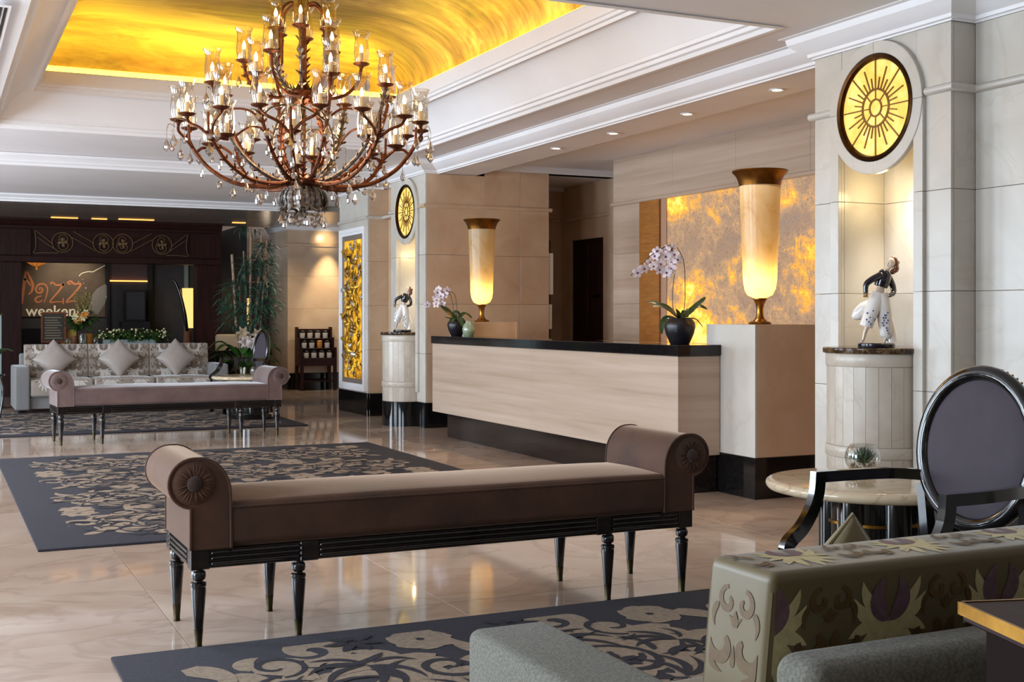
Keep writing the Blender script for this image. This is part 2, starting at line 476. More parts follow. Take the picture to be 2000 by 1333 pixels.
# ------------------------------------------------------------------ ceiling
ce = MB()
XO0, XO1, YO0, YO1 = .448, 4.45, 5.72, 11.72          # coffer opening
ZC = 2.88
ce.box(-6, XO0, -3, 13.55, ZC, 3.0); ce.box(XO1, 9, -3, 13.55, ZC, 3.0)
ce.box(XO0, XO1, -3, YO0, ZC, 3.0); ce.box(XO0, XO1, YO1, 13.55, ZC, 3.0)
ce.box(-6, 9, 13.55, 16.8, 2.765, 3.0)
ceiling = struct(ce.build('ceiling', 'ceiling_paint', smooth=0))
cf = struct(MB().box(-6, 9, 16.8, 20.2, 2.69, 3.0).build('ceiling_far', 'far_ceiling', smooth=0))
for x0, x1, yy in ((1.62, 2.0, 19.45), (2.2, 2.42, 19.45), (2.58, 3.1, 19.35), (4.3, 4.5, 19.3)):
    MB().box(x0, x1, yy, yy + .1, 2.682, 2.692).build('light_slot', 'slot_glow', cf, smooth=0)
struct(MB().box(3.6, 9, 20.2, 27, 2.9, 3.1).build('ceiling_back', 'ceiling_paint', smooth=0))
def xmould(name, y, zb, prof_h, out, mat, x0=-6, x1=5.0):
    prof = [(0, zb), (-out * .3, zb), (-out * .3, zb + prof_h * .2), (-out * .55, zb + prof_h * .32), (-out * .55, zb + prof_h * .45), (-out * .8, zb + prof_h * .7), (-out, zb + prof_h * .78), (-out, zb + prof_h), (0, zb + prof_h)]
    m = MB(); rows = [[V(x, y + a, z) for a, z in prof] for x in (x0, x1)]
    vr = m.grid_rows(rows, close_u=True); m.bm.faces.new(vr[0]); m.bm.faces.new(vr[1])
    return struct(m.build(name, mat))
xmould('trim_1', 13.55, 2.757, .12, .12, 'white_paint')
xmould('trim_2', 16.8, 2.668, .095, .14, 'white_paint')
def ring_sweep(name, prof, mat, parent=None, smooth=40):
    m = MB(); rows = []
    for d, z in prof:
        x0, x1, y0, y1 = XO0 + d, XO1 - d, YO0 + d, YO1 - d
        rows.append([V(x0, y0, z), V(x1, y0, z), V(x1, y1, z), V(x0, y1, z)])
    m.grid_rows(rows, close_u=True)
    return m.build(name, mat, parent, smooth)
coffer = struct(ring_sweep('ceiling_cove', [(-.01, 3.0), (0, ZC), (-.012, ZC - .01), (.028, ZC - .012), (.04, ZC + .012), (.062, ZC + .02), (.066, ZC + .045), (.088, ZC + .05), (.092, ZC + .075)]
    + [(.095 + .245 * t, 2.957 + .225 * (1 - (1 - t) ** 1.9)) for t in (.0, .12, .25, .4, .55, .7, .85, 1)], 'white_paint', smooth=25))
ring_sweep('inner_moulding', [(.33, 3.185), (.335, 3.165), (.352, 3.162), (.356, 3.185), (.378, 3.19), (.382, 3.212), (.398, 3.218), (.40, 3.235)], 'white_paint', coffer, 25)
ring_sweep('light_trough', [(.40, 3.235), (.405, 3.33), (.40, 3.338), (.385, 3.338), (.382, 3.25), (.27, 3.25), (.265, 3.42)], 'white_paint', coffer, 20)
for bx in (('x', XO0), ('X', XO1), ('y', YO0), ('Y', YO1)):
    k = .335; x0, x1, y0, y1 = XO0 + k, XO1 - k, YO0 + k, YO1 - k
    b = {'x': (x0 - .008, x0 + .008, y0, y1), 'X': (x1 - .008, x1 + .008, y0, y1), 'y': (x0, x1, y0 - .008, y0 + .008), 'Y': (x0, x1, y1 - .008, y1 + .008)}[bx[0]]
    MB().box(*b, 3.295, 3.312).build('led_strip', 'led_strip', coffer, smooth=0)
m = MB(); rows = []
NU, NV = 44, 60
k = .27; x0, x1, y0, y1 = XO0 + k, XO1 - k, YO0 + k, YO1 - k
def stp(t): return .5 - .5 * math.cos(PI * t)
for j in range(NV + 1):
    row = []
    for i in range(NU + 1):
        u = stp(i / NU); v = stp(j / NV)
        dx = min(u, 1 - u) * (x1 - x0); dy = min(v, 1 - v) * (y1 - y0)
        f = lambda d, L: math.sqrt(max(0, 1 - (1 - min(1, d / L)) ** 2))
        row.append(V(x0 + (x1 - x0) * u, y0 + (y1 - y0) * v, 3.41 + .30 * min(f(dx, .7), f(dy, .7)) + .12 * min(f(dx, 1.6), f(dy, 2.4))))
    rows.append(row)
m.grid_rows(rows); m.build('gold_vault', 'gold_dome', coffer, 60)
# ------------------------------------------------------------------ beam, cornice
beam = struct(MB().box(4.95, 5.40, -3, 14.08, 2.748, 3.3).build('ceiling_beam', 'ceiling_paint', smooth=0))
struct(MB().box(5.40, 9, -3, 12.5, 3.25, 3.35).build('ceiling_reception', 'ceiling_paint', smooth=0))
struct(MB().box(5.40, 7.3, 12.27, 12.42, 2.81, 3.25).build('wall_frieze', 'ceiling_paint', smooth=0))
prof = [(0, 2.745), (.012, 2.742), (.014, 2.752), (.03, 2.756), (.034, 2.775), (.05, 2.782), (.085, 2.806), (.118, 2.836), (.122, 2.855), (.125, 2.872), (.155, 2.876), (.162, 2.892), (0, 2.892)]
struct(moulding('trim_3', prof, [(4.967, 1.5), (4.967, 4.775), (4.798, 4.775), (4.798, 5.862), (4.95, 5.862), (4.95, 12.28), (4.798, 12.28), (4.798, 13.36), (4.95, 13.36), (4.95, 14.08), (4.755, 14.08), (4.755, 15.2)], 'white_paint'))
# recessed downlights in the beam soffit
dl = None
for i, (x, y) in enumerate(((5.20, 7.846), (5.19, 8.945), (5.18, 9.966), (5.2, 6.75))):
    lab = 'recessed downlight in the beam over the reception counter, %s' % ('nearest the stone pillar', 'middle one over the counter', 'farthest along over the counter', 'above the near urn lamp')[i]
    t = thing('downlight', lab, 'ceiling light', (x, y, 2.745), 0, 'downlights in the reception beam')
    if dl is None:
        MB().lathe([(.035, .004), (.052, .003), (.055, -.002), (.05, -.006), (.036, -.004), (.035, .004)], seg=24).build('trim_ring', 'white_paint', t)
        MB().lathe([(0, .001), (.034, .001)], seg=20).build('lens', 'spot_glow', t)
        dl = t
    else:
        for c in dl.children: copy_at(c, t)
    light('SPOT', 'downlight_beam', (x, y, 2.735), 75, (1.0, .78, .55), target=(x + .12, y, 0), spot=95, blend=.9, radius=.03)

# ------------------------------------------------------------------ stone walls, pillars
CZ = [.272, .80, 1.335, 1.87, 2.40, 2.745]
def courses(parent, x0, x1, y0, y1, mat, zs=CZ, core=.008, ax='x-', ztop=None, cuts=None):
    """stone facing of one strip: a panel per course, standing in front of a core"""
    for i in range(len(zs) - 1):
        MB().box(x0, x1, y0, y1, zs[i] + .0012, zs[i + 1] - .0012, .002).build('stone_panel', mat, parent, smooth=0)
def niche_pillar(num, cy, niche_mat='wall_marble'):
    X = 4.798; y0, y1 = cy - .543, cy + .543; n0, n1 = cy - .295, cy + .305
    core = MB()
    core.box(X + .02, 5.5, y0 + .02, n0 - .02, 0, 2.86); core.box(X + .02, 5.5, n1 + .02, y1 - .02, 0, 2.86)
    core.box(X + .02, 5.5, n0 - .02, n1 + .02, 0, .98); core.box(X + .02, 5.5, n0 - .02, n1 + .02, 2.22, 2.86); core.box(5.14, 5.5, n0 - .02, n1 + .02, .98, 2.22)
    p = struct(core.build('wall_pillar_%d' % num, 'grout', smooth=0))
    sidem = 'warm_lit_marble'
    for za, zb in zip(CZ[:-1], CZ[1:]):
        za += .0012; zb -= .0012
        for a0, a1 in ((y0, n0), (n1, y1)):
            MB().box(X, X + .02, a0, a1, za, zb, .0015).build('stone_panel', 'wall_marble', p, smooth=0)
        MB().box(X + .0215, 5.5, y0, y0 + .02, za, zb, .0015).build('stone_panel', 'wall_marble' if num == 1 else sidem, p, smooth=0)
        if za > .8:
            z1 = min(zb, 2.22)
            if z1 > za:
                lo = max(za, .99)
                MB().box(X + .0215, 5.12, n0 - .02, n0, lo, z1, .001).build('stone_panel', niche_mat, p, smooth=0)
                MB().box(X + .0215, 5.12, n1, n1 + .02, lo, z1, .001).build('stone_panel', niche_mat, p, smooth=0)
                MB().box(5.12, 5.14, n0, n1, lo, z1, .001).build('stone_panel', niche_mat, p, smooth=0)
    MB().box(X + .002, X + .02, n0 + .0015, n1 - .0015, .272, .99).build('stone_panel', 'wall_marble', p, smooth=0)
    MB().box(X + .002, X + .02, n0 + .0015, n1 - .0015, 2.20, 2.745).build('stone_panel', 'wall_marble', p, smooth=0)
    MB().box(X + .002, 5.13, n0, n1, 2.205, 2.225).build('niche_ceiling', 'wall_marble', p, smooth=0)
    MB().box(X - .004, X + .02, y0 - .004, y1 + .004, 0, .27, .002).build('black_base', 'black_granite', p, smooth=0)
    MB().box(X + .02, 5.5, y0 - .004, y0 + .016, 0, .27, .002).build('black_base', 'black_granite', p, smooth=0)
    # raised surround: two jamb bands and the round stone collar
    for s in (-1, 1):
        b0, b1 = (n0 - .07, n0) if s < 0 else (n1, n1 + .07)
        for za, zb in ((.38, .80), (.802, 1.334), (1.336, 1.869), (1.871, 2.37)):
            MB().box(X - .024, X + .001, b0, b1, za, zb, .002).build('jamb_band', 'wall_marble', p, smooth=0)
    mz = 2.372
    def mp(q): return V(X - q.z, cy + .005 + q.x, mz + q.y)
    for k in range(4):
        a0 = k * PI / 2 + .003; a1 = (k + 1) * PI / 2 - .003
        m = MB().lathe([(.300, 0), (.300, .027), (.303, .03), (.368, .03), (.371, .027), (.371, 0)], seg=16, a0=a0, a1=a1, mapf=mp)
        m.build('collar_stone', 'wall_marble', p)
    # the sunburst medallion
    t = thing('sunburst_medallion', 'round amber glass sunburst medallion on the %s' % ('near stone pillar at the right' if num == 1 else 'far stone pillar beside the gilded panel'), 'wall light', (X, cy + .005, mz))
    def ml(q): return V(-q.z, q.x, q.y)
    MB().lathe([(.268, .006), (.268, .02), (.275, .034), (.292, .04), (.302, .034), (.303, .0), (.268, .0)], seg=56, mapf=ml).build('bronze_frame', 'bronze', t)
    MB().lathe([(0, .012), (.27, .012), (.27, .003), (0, .003)], seg=56, mapf=ml).build('amber_glass', 'amber_glass', t)
    for nm, r, wd in (('middle_ring', .105, .006), ('centre_ring', .047, .005)):
        MB().lathe([(r - wd, .012), (r - wd, .018), (r + wd, .018), (r + wd, .012)], seg=40, mapf=ml).build(nm, 'old_brass', t)
    bars = {}
    for k in range(32):
        ang = 2 * PI * k / 32
        L = (.27, .17, .225, .17)[k % 4] if k % 2 == 0 else .185
        L = .268 if k % 4 == 0 else (.235 if k % 4 == 2 else .172)
        ro = .105
        if L not in bars:
            m = MB().box(ro, L, -.0035, .0035, .011, .018); 
            for v in m.bm.verts: v.co = (-v.co.z, v.co.x, v.co.y)
            b = m.build('ray_bar', 'old_brass', t, smooth=0); bars[L] = b
        else: b = copy_at(bars[L], t)
        b.rotation_euler = (ang, 0, 0)
    for k in range(8):
        if 'sp' not in bars:
            m = MB().box(.05, .102, -.003, .003, .011, .017)
            for v in m.bm.verts: v.co = (-v.co.z, v.co.x, v.co.y)
            b = bars['sp'] = m.build('spoke_bar', 'old_brass', t, smooth=0)
        else: b = copy_at(bars['sp'], t)
        b.rotation_euler = (2 * PI * k / 8 , 0, 0)
    # half-round stone stand in front of the niche
    t = thing('half_column', 'half-round fluted stone stand with dark marble top under the %s figurine' % ('near dancer' if num == 1 else 'far dancer'), 'stand', (X, cy, 0))
    rr_ = .28; sv = None; NS = 13
    for k in range(NS):
        if sv is None:
            da = PI / NS
            pr = []
            m = MB()
            sec = [(rr_ - .02) , rr_]
            rows = []
            for z in (.49, .925):
                rows.append([V(rr_ * math.cos(q), rr_ * math.sin(q), z) for q in [(-.5 + .012 + .976 * i / 4) * da for i in range(5)]] + [V((rr_ - .02) * math.cos(q), (rr_ - .02) * math.sin(q), z) for q in (.488 * da, -.488 * da)])
            vr = m.grid_rows(rows, close_u=True); m.bm.faces.new(vr[0]); m.bm.faces.new(vr[1])
            sv = m.build('stave', 'stave_marble', t)
            b = sv
        else: b = copy_at(sv, t)
        b.rotation_euler = (0, 0, PI / 2 + (k + .5) * PI / NS)
    MB().lathe([(0, 0), (rr_ - .006, 0), (rr_ - .006, .96), (0, .96)], seg=32, a0=PI / 2, a1=3 * PI / 2).build('core', 'grout', t)
    lowsv = None
    for k in range(NS):
        if lowsv is None:
            da = PI / NS; rows = []
            m = MB()
            for z in (.272, .425):
                rows.append([V(rr_ * math.cos(q), rr_ * math.sin(q), z) for q in [(-.5 + .012 + .976 * i / 4) * da for i in range(5)]] + [V((rr_ - .02) * math.cos(q), (rr_ - .02) * math.sin(q), z) for q in (.488 * da, -.488 * da)])
            vr = m.grid_rows(rows, close_u=True); m.bm.faces.new(vr[0]); m.bm.faces.new(vr[1])
            lowsv = m.build('stave', 'stave_marble', t); b = lowsv
        else: b = copy_at(lowsv, t)
        b.rotation_euler = (0, 0, PI / 2 + (k + .5) * PI / NS)
    for nm, z0, z1, e in (('lower_collar', .427, .488, .008), ('upper_collar', .927, .998, .006)):
        MB().lathe([(rr_ - .02, z0), (rr_ + e - .003, z0), (rr_ + e, z0 + .004), (rr_ + e, z1 - .004), (rr_ + e - .003, z1), (rr_ - .02, z1)], seg=36, a0=PI / 2, a1=3 * PI / 2).build(nm, 'stave_marble', t)
    MB().lathe([(0, .998), (rr_ + .018, .998), (rr_ + .022, 1.004), (rr_ + .022, 1.024), (rr_ + .016, 1.03), (0, 1.03)], seg=40, a0=PI / 2, a1=3 * PI / 2).build('marble_top', 'emperador', t)
    MB().box(.0, .32, -.28, .28, .998, 1.03).build('niche_shelf', 'emperador', t, smooth=0)
    MB().lathe([(rr_ - .03, 0), (rr_ + .004, 0), (rr_ + .004, .268), (rr_ - .03, .268)], seg=36, a0=PI / 2, a1=3 * PI / 2).build('black_base', 'black_granite', t)
    # niche spotlight
    t = thing('niche_spotlight', 'small round spotlight in the top of the %s niche' % ('near pillar' if num == 1 else 'far pillar'), 'ceiling light', (5.0, cy - .10, 2.205))
    MB().lathe([(.03, .0), (.046, .0), (.048, -.005), (.03, -.006)], seg=20).build('trim_ring', 'brass_dull', t)
    MB().lathe([(0, -.001), (.03, -.001)], seg=20).build('lens', 'spot_glow', t)
    light('SPOT', 'niche_beam', (5.0, cy - .10, 2.19), 85, (1.0, .88, .7), target=(5.09, cy - .08, 1.2), spot=80, blend=.9, radius=.02)
    light('POINT', 'niche_glow', (4.95, cy + .12, 1.9), 2.4, (1.0, .76, .36), radius=.04)
    return p
niche_pillar(1, 5.32); niche_pillar(2, 12.823)
# plain wall toward the camera from the near pillar
wr = struct(MB().box(4.99, 5.3, -2.5, 4.78, 0, 2.9).build('wall_right', 'grout', smooth=0))
ys = [4.775, 3.7, 2.6, 1.5, .4, -.7]
for za, zb in zip(CZ[:-1], CZ[1:]):
    for ya, yb in zip(ys[1:], ys[:-1]):
        MB().box(4.967, 4.99, ya + .001, yb - .001, za + .0012, zb - .0012, .0015).build('stone_panel', 'wall_marble', wr, smooth=0)
MB().box(4.963, 4.99, -2.5, 4.775, 0, .27, .002).build('black_base', 'black_granite', wr, smooth=0)
struct(MB().box(-6, 5.3, -2.9, -2.75, 0, 2.95).build('wall_rear', 'wall_marble', smooth=0))  # unseen rear wall, added to keep ambient light off camera-facing faces
# glazed wall on the open side, out of the picture
wlft = struct(MB().box(-4.0, -3.7, -2.9, 20.2, 2.62, 2.95).box(-4.0, -3.7, -2.9, 20.2, 0, .12).build('wall_left', 'wall_marble', smooth=0))
for k, yy in enumerate((-2.6, 1.75, 5.4, 9.0, 12.6, 16.4, 20.0)):
    MB().box(-4.0, -3.7, yy - .22, yy + .22, .12, 2.62, .004).build('stone_pier', 'wall_marble', wlft, smooth=0)
for n_, (ya, yb) in enumerate(((1.97, 5.18), (5.62, 8.78), (9.22, 12.38), (12.82, 16.18), (16.62, 19.78), (-2.38, 1.53))):
    wn = struct(MB().box(-3.87, -3.83, ya, yb, .12, .18).build('window_%d' % (n_ + 1), 'black_wood', smooth=0))
    for q in range(4):
        yq = ya + (yb - ya) * q / 3; MB().box(-3.88, -3.82, max(ya, yq - .03), min(yb, yq + .03), .18, 2.62).build('mullion', 'black_wood', wn, smooth=0)
    for q in range(3):
        MB().box(-3.854, -3.846, ya + (yb - ya) * q / 3 + .03, ya + (yb - ya) * (q + 1) / 3 - .03, .18, 2.62).build('pane', 'bowl_glass', wn, smooth=0)
# stone wall in the warm-lit tint beside the far pillar
wb = struct(MB().box(5.3, 6.27, 12.30, 13.2, 0, 2.83).build('wall_reception', 'grout', smooth=0))
for za, zb in zip(CZ[:-1], CZ[1:] ):
    if zb > 2.7: zb = 2.81
    for xa, xb in ((4.83 + .671, 5.93), (5.932, 6.29)):
        MB().box(xa + .001, xb - .001, 12.28, 12.30, za + .0012, zb - .0012, .0015).build('stone_panel', 'warm_lit_marble', wb, smooth=0)
    MB().box(6.27, 6.29, 12.302, 13.2, za + .0012, zb - .0012, .0015).build('stone_panel', 'warm_lit_marble', wb, smooth=0)
MB().box(5.5, 6.294, 12.276, 12.30, 0, .27, .002).build('black_base', 'black_granite', wb, smooth=0)
# back wall of travertine with the onyx recess
wk = struct(MB().box(6.65, 6.75, 3.2, 11.39, 0, 3.25).build('wall_back', 'grout', smooth=0))
ony0, ony1 = 5.6, 10.83
zs2 = [.0, .8, 1.335, 1.87, 2.385]
for za, zb in zip(zs2[:-1] + [2.386], zs2[1:] + [3.24]):
    if zb > 3: MB().box(6.62, 6.75, 11.388, 11.41, za + .001, zb - .001, .0012).build('stone_panel', 'travertine', wk, smooth=0); continue
    MB().box(6.62, 6.65, 10.832, 11.388, za + .001, zb - .001, .0012).build('stone_panel', 'travertine', wk, smooth=0)
    MB().box(6.62, 6.65, 4.5, 5.598, za + .001, zb - .001, .0012).build('stone_panel', 'travertine', wk, smooth=0)
    MB().box(6.62, 6.75, 11.388, 11.41, za + .001, zb - .001, .0012).build('stone_panel', 'travertine', wk, smooth=0)
for ya, yb in ((10.83, 11.388), (10.25, 10.83), (9.2, 10.25), (8.15, 9.2), (7.1, 8.15), (6.05, 7.1), (5.0, 6.05), (4.5, 5.0)):
    MB().box(6.62, 6.65, ya + .001, yb - .001, 2.386, 3.24, .0012).build('stone_panel', 'travertine', wk, smooth=0)
op = thing('onyx_wall_panel', 'large glowing amber onyx panel recessed in the wall behind reception', 'wall panel', (6.60, 8.2, 0))
MB().box(.035, .05, ony0 - 8.2, ony1 - 8.2, .9, 2.385).build('backing', 'onyx_frame', op, smooth=0)
MB().box(.018, .036, ony0 - 8.2 + .003, ony0 - 8.2 + .03, .9, 2.38).build('frame', 'onyx_frame', op, smooth=0)
for ya, yb in ((5.63, 7.06), (7.063, 8.66), (8.663, 10.35)):
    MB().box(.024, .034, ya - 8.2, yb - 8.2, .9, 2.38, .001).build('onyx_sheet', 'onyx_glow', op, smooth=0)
MB().box(.012, .034, 10.352 - 8.2, 10.45 - 8.2, .9, 2.38, .001).build('frame', 'onyx_frame', op, smooth=0)
MB().box(-.012, .034, 10.452 - 8.2, 10.825 - 8.2, .9, 2.38, .001).build('reveal_post', 'orange_lit_reveal' if 'orange_lit_reveal' in MATS else M('orange_lit_reveal', '8E5A26', .35, c2='A86E30', scale=5, stretch=(1, 1, 9)), op, smooth=0)  # side of the recess; the orange light on it is painted in
MB().box(6.2, 6.62, 5.5, 11.3, 0, .95).build('back_cabinet', 'travertine', wk, smooth=0)
# service corridor beyond the counter
wc = MB(); wc.box(7.15, 7.3, 13.4, 14.4, 0, 2.85); wc.box(7.15, 7.3, 10.5, 12.56, 0, 2.85); wc.box(7.15, 7.3, 12.56, 13.4, 2.14, 2.85); wc.box(6.3, 7.15, 13.62, 13.75, 2.15, 2.85); wc.box(7.0, 7.15, 13.62, 13.75, 0, 2.15); wc.box(6.2, 7.3, 13.2, 13.62, 2.83, 2.9)
wcor = struct(wc.build('wall_corridor', 'warm_lit_marble', smooth=0))
struct(MB().box(6.2, 7.3, 12.28, 14.0, 2.81, 2.9).build('ceiling_corridor', 'ceiling_paint', smooth=0))
dr = struct(MB().box(7.2, 7.24, 12.56, 13.4, 0, 2.14).build('door_1', 'dark_wood', smooth=0))
for y0_, y1_ in ((12.6, 12.96), (12.99, 13.36)):
    MB().box(7.185, 7.2, y0_, y1_, .05, 2.08, .004).build('door_leaf', 'dark_wood', dr, smooth=0)
MB().box(7.178, 7.186, 12.7, 12.86, 1.42, 1.47).build('door_plate', 'bronze', dr, smooth=0)
struct(MB().box(6.29, 7.0, 13.68, 13.72, 0, 2.15).build('door_2', 'dark_wood', smooth=0))
tag(MB().box(6.292, 6.36, 12.31, 12.33, 1.45, 1.92, .004).build('notice_sheet', 'white_card'), 'upper white paper sheet sticking out past the edge of the warm-lit stone wall', 'notice')
tag(MB().box(6.292, 6.345, 12.31, 12.33, 1.06, 1.34, .004).build('notice_sheet', 'white_card'), 'lower white paper sheet sticking out past the edge of the warm-lit stone wall', 'notice')
MB_ = None
# string course: half-round stone moulding at 2.4 m
sp = [(0, 2.378)] + [(.028 * math.cos(q), 2.40 + .023 * math.sin(q)) for q in [(-.5 + i / 8) * PI for i in range(9)]] + [(0, 2.422)]
struct(moulding('trim_4', sp, [(4.967, 1.5), (4.967, 4.775), (4.798, 4.775), (4.798, 4.945)], 'wall_marble', smooth=60))
struct(moulding('trim_5', sp, [(4.798, 5.695), (4.798, 5.90)], 'wall_marble', smooth=60))
struct(moulding('trim_6', sp, [(6.32, 12.28), (4.798, 12.28), (4.798, 12.45)], 'warm_lit_marble', smooth=60))
struct(moulding('trim_7', sp, [(4.798, 13.2), (4.798, 13.36), (4.95, 13.36), (4.95, 14.08), (4.755, 14.08), (4.755, 15.2)], 'wall_marble', smooth=60))
struct(moulding('trim_8', sp, [(6.62, 4.5), (6.62, 11.43)], 'travertine', smooth=60))
struct(moulding('trim_9', sp, [(7.15, 12.4), (7.15, 13.62), (6.3, 13.62)], 'warm_lit_marble', smooth=60))
# wall stretch between far pillar and panel block, the panel block
wl = struct(MB().box(5.02, 5.5, 13.37, 14.1, 0, 2.86).build('wall_recess', 'warm_lit_marble', smooth=0))
MB().box(5.014, 5.02, 13.37, 14.1, 0, .27).build('black_base', 'black_granite', wl, smooth=0)
wp = struct(MB().box(4.775, 5.5, 14.10, 15.2, 0, 2.86).build('wall_panel_block', 'grout', smooth=0))
for za, zb in zip(CZ[:-1], CZ[1:]):
    MB().box(4.776, 5.5, 14.08, 14.10, za + .001, zb - .001, .0012).build('stone_panel', 'warm_lit_marble', wp, smooth=0)
    MB().box(4.755, 4.775, 14.08, 15.2, za + .001, zb - .001, .0012).build('stone_panel', 'wall_marble', wp, smooth=0)
MB().box(4.745, 4.775, 14.07, 15.21, 0, .27, .003).build('black_base', 'black_granite', wp, smooth=0)
MB().box(4.775, 5.5, 14.07, 14.1, 0, .27, .003).build('black_base', 'black_granite', wp, smooth=0)
# gilded leaf panel
gp = thing('gilded_panel', 'tall backlit panel of curling gilded leaves in a white frame', 'wall panel', (4.755, 14.63, 0))
def yz_frame(m, y0, y1, z0, z1, wd, x0, x1):
    m.box(x0, x1, y0, y0 + wd, z0, z1, .003); m.box(x0, x1, y1 - wd, y1, z0, z1, .003)
    m.box(x0, x1, y0 + wd, y1 - wd, z0, z0 + wd, .003); m.box(x0, x1, y0 + wd, y1 - wd, z1 - wd, z1, .003)
m = MB(); yz_frame(m, -.50, .50, .29, 2.30, .05, -.035, 0); yz_frame(m, -.45, .45, .34, 2.25, .035, -.022, 0)
m.build('outer_frame', 'white_paint', gp, smooth=0)
m = MB(); yz_frame(m, -.415, .415, .375, 2.215, .06, -.012, 0); m.build('inner_frame', 'panel_frame', gp, smooth=0)
MB().box(-.004, 0, -.355, .355, .435, 2.155).build('glow_sheet', 'panel_glow', gp, smooth=0)
lv = []
for q in range(4):
    m = MB(); pts = []; ws = []
    for i in range(9):
        t = i / 8; bend = (1.2, 2.0, 2.8, -1.6)[q]
        ang = bend * t
        pts.append(V(-.008 - .03 * math.sin(PI * t) , .11 * math.sin(ang) / max(.3, abs(bend)) * 1.6, .17 * t * math.cos(ang * .45)))
        ws.append(.034 * math.sin(PI * min(1, t * .92 + .06)) ** .8)
    m.ribbon(pts, ws, (-1, 0, 0), fold=-.45); lv.append(m)
protos = [m.build('gilt_leaf', ('gilt', 'gilt_pale', 'gilt', 'gilt_dark')[q], gp, 60) for q, m in enumerate(lv)]
rnd = random.Random(3)
cnt = 0
for row in range(24):
    for col in range(8):
        y = -.31 + .62 * (col + .5) / 8 + rnd.uniform(-.03, .03); z = .50 + 1.58 * (row + rnd.uniform(.1, .9)) / 24
        pr = rnd.choice(protos)
        if cnt < 4: o = protos[cnt]; o.location = (0, y, z)
        else: o = copy_at(pr, gp, (rnd.uniform(-.012, 0), y, z))
        o.rotation_euler = (rnd.choice((-1, 1)) * rnd.uniform(0.2, 2.6), rnd.uniform(-.25, .25), rnd.uniform(-.4, .4)); s = rnd.uniform(.55, .95); o.scale = (1, s, s)
        cnt += 1
# lit pillar at the far end
lp = struct(MB().box(5.30, 7.2, 19.72, 20.9, 0, 2.9).build('wall_far_pillar', 'grout', smooth=0))
for za, zb in zip([.272, .8, 1.335, 1.87, 2.372], [.8, 1.335, 1.87, 2.372, 2.7]):
    MB().box(5.28, 7.2, 19.70, 19.72, za + .001, zb - .001, .0012).build('stone_panel', 'warm_lit_marble', lp, smooth=0)
    MB().box(5.28, 5.30, 19.7205, 20.9, za + .001, zb - .001, .0012).build('stone_panel', 'warm_lit_marble', lp, smooth=0)
MB().box(5.27, 7.2, 19.69, 19.72, 0, .27, .002).build('black_base', 'black_granite', lp, smooth=0)
MB().box(5.27, 5.30, 19.72, 20.9, 0, .27, .002).build('black_base', 'black_granite', lp, smooth=0)
path = [(7.2, 19.70), (5.28, 19.70), (5.28, 20.9)]
path = path[::-1]
path = [(5.28, 20.9), (5.28, 19.70), (7.2, 19.70)]
def outside(pr): return [(-a, z) for a, z in pr]
struct(moulding('trim_10', outside([(0, 2.36), (.03, 2.362), (.035, 2.40), (.02, 2.41), (0, 2.415)]), path, 'warm_lit_marble'))
struct(moulding('trim_11', outside([(0, 2.62), (.03, 2.63), (.04, 2.66), (.09, 2.72), (.12, 2.76), (.14, 2.80), (.14, 2.86), (0, 2.86)]), path, 'white_paint'))
light('SPOT', 'pillar_spot', (6.0, 19.38, 2.66), 190, (1.0, .80, .48), target=(5.86, 19.80, 1.0), spot=46, blend=.95, radius=.02)
light('SPOT', 'corner_fill_spot', (5.0, 18.5, 2.66), 90, (1.0, .80, .52), target=(5.3, 19.2, 0), spot=110, blend=.9, radius=.05)  # added spot without a fixture, brightens pillar, rack and bamboo
light('SPOT', 'pillar_spot', (5.9, 19.42, 2.52), 7, (1.0, .78, .42), target=(5.9, 19.75, 2.45), spot=90, blend=.9, radius=.03)
# air grille in the ceiling
ag = thing('air_grille', 'white slotted air-conditioning grille in the flat ceiling', 'vent', (.335, 8.6, 2.85))
MB().box(-.05, .05, -1.6, 1.6, -.006, 0).build('frame', 'white_paint', ag, smooth=0)
for k in range(3): MB().box(-.034 + k * .025, -.018 + k * .025, -1.57, 1.57, -.008, -.0055).build('slot', 'lounge_dark', ag, smooth=0)

# ------------------------------------------------------------------ pattern strokes (woven / printed motifs)
def leafstroke(p0, p1, bend, wd, n=9, tip=.5):
    """tapered crescent from p0 to p1 -> list of (x, y, halfwidth, nx, ny)"""
    x0, y0 = p0; x1, y1 = p1; dx, dy = x1 - x0, y1 - y0; L = math.hypot(dx, dy); nx, ny = -dy / L, dx / L
    out = []
    for i in range(n + 1):
        t = i / n; b = bend * L * 4 * t * (1 - t)
        out.append((x0 + dx * t + nx * b, y0 + dy * t + ny * b, wd * (math.sin(PI * t ** tip) ** .8 if 0 < t < 1 else .02)))
    return out
def spiral(c, r0, r1, a0, turns, wd, n=22):
    out = []
    for i in range(n + 1):
        t = i / n; a = a0 + turns * 2 * PI * t; r = r0 + (r1 - r0) * t
        out.append((c[0] + r * math.cos(a), c[1] + r * math.sin(a), wd * (.25 + .75 * math.sin(PI * min(1, .12 + .8 * t)))))
    return out
def stroke_rows(st):
    rows = []
    for i, (x, y, wv) in enumerate(st):
        a = st[max(i - 1, 0)]; b = st[min(i + 1, len(st) - 1)]
        dx, dy = b[0] - a[0], b[1] - a[1]; L = math.hypot(dx, dy) or 1
        nx, ny = -dy / L * wv, dx / L * wv
        rows.append(((x + nx, y + ny), (x, y), (x - nx, y - ny)))
    return rows
def flower(c, r, n, a0=0, wd=.3):
    return [leafstroke((c[0] + .12 * r * math.cos(a0 + 2 * PI * k / n), c[1] + .12 * r * math.sin(a0 + 2 * PI * k / n)), (c[0] + r * math.cos(a0 + 2 * PI * k / n), c[1] + r * math.sin(a0 + 2 * PI * k / n)), .06, wd * r, 6, .8) for k in range(n)]
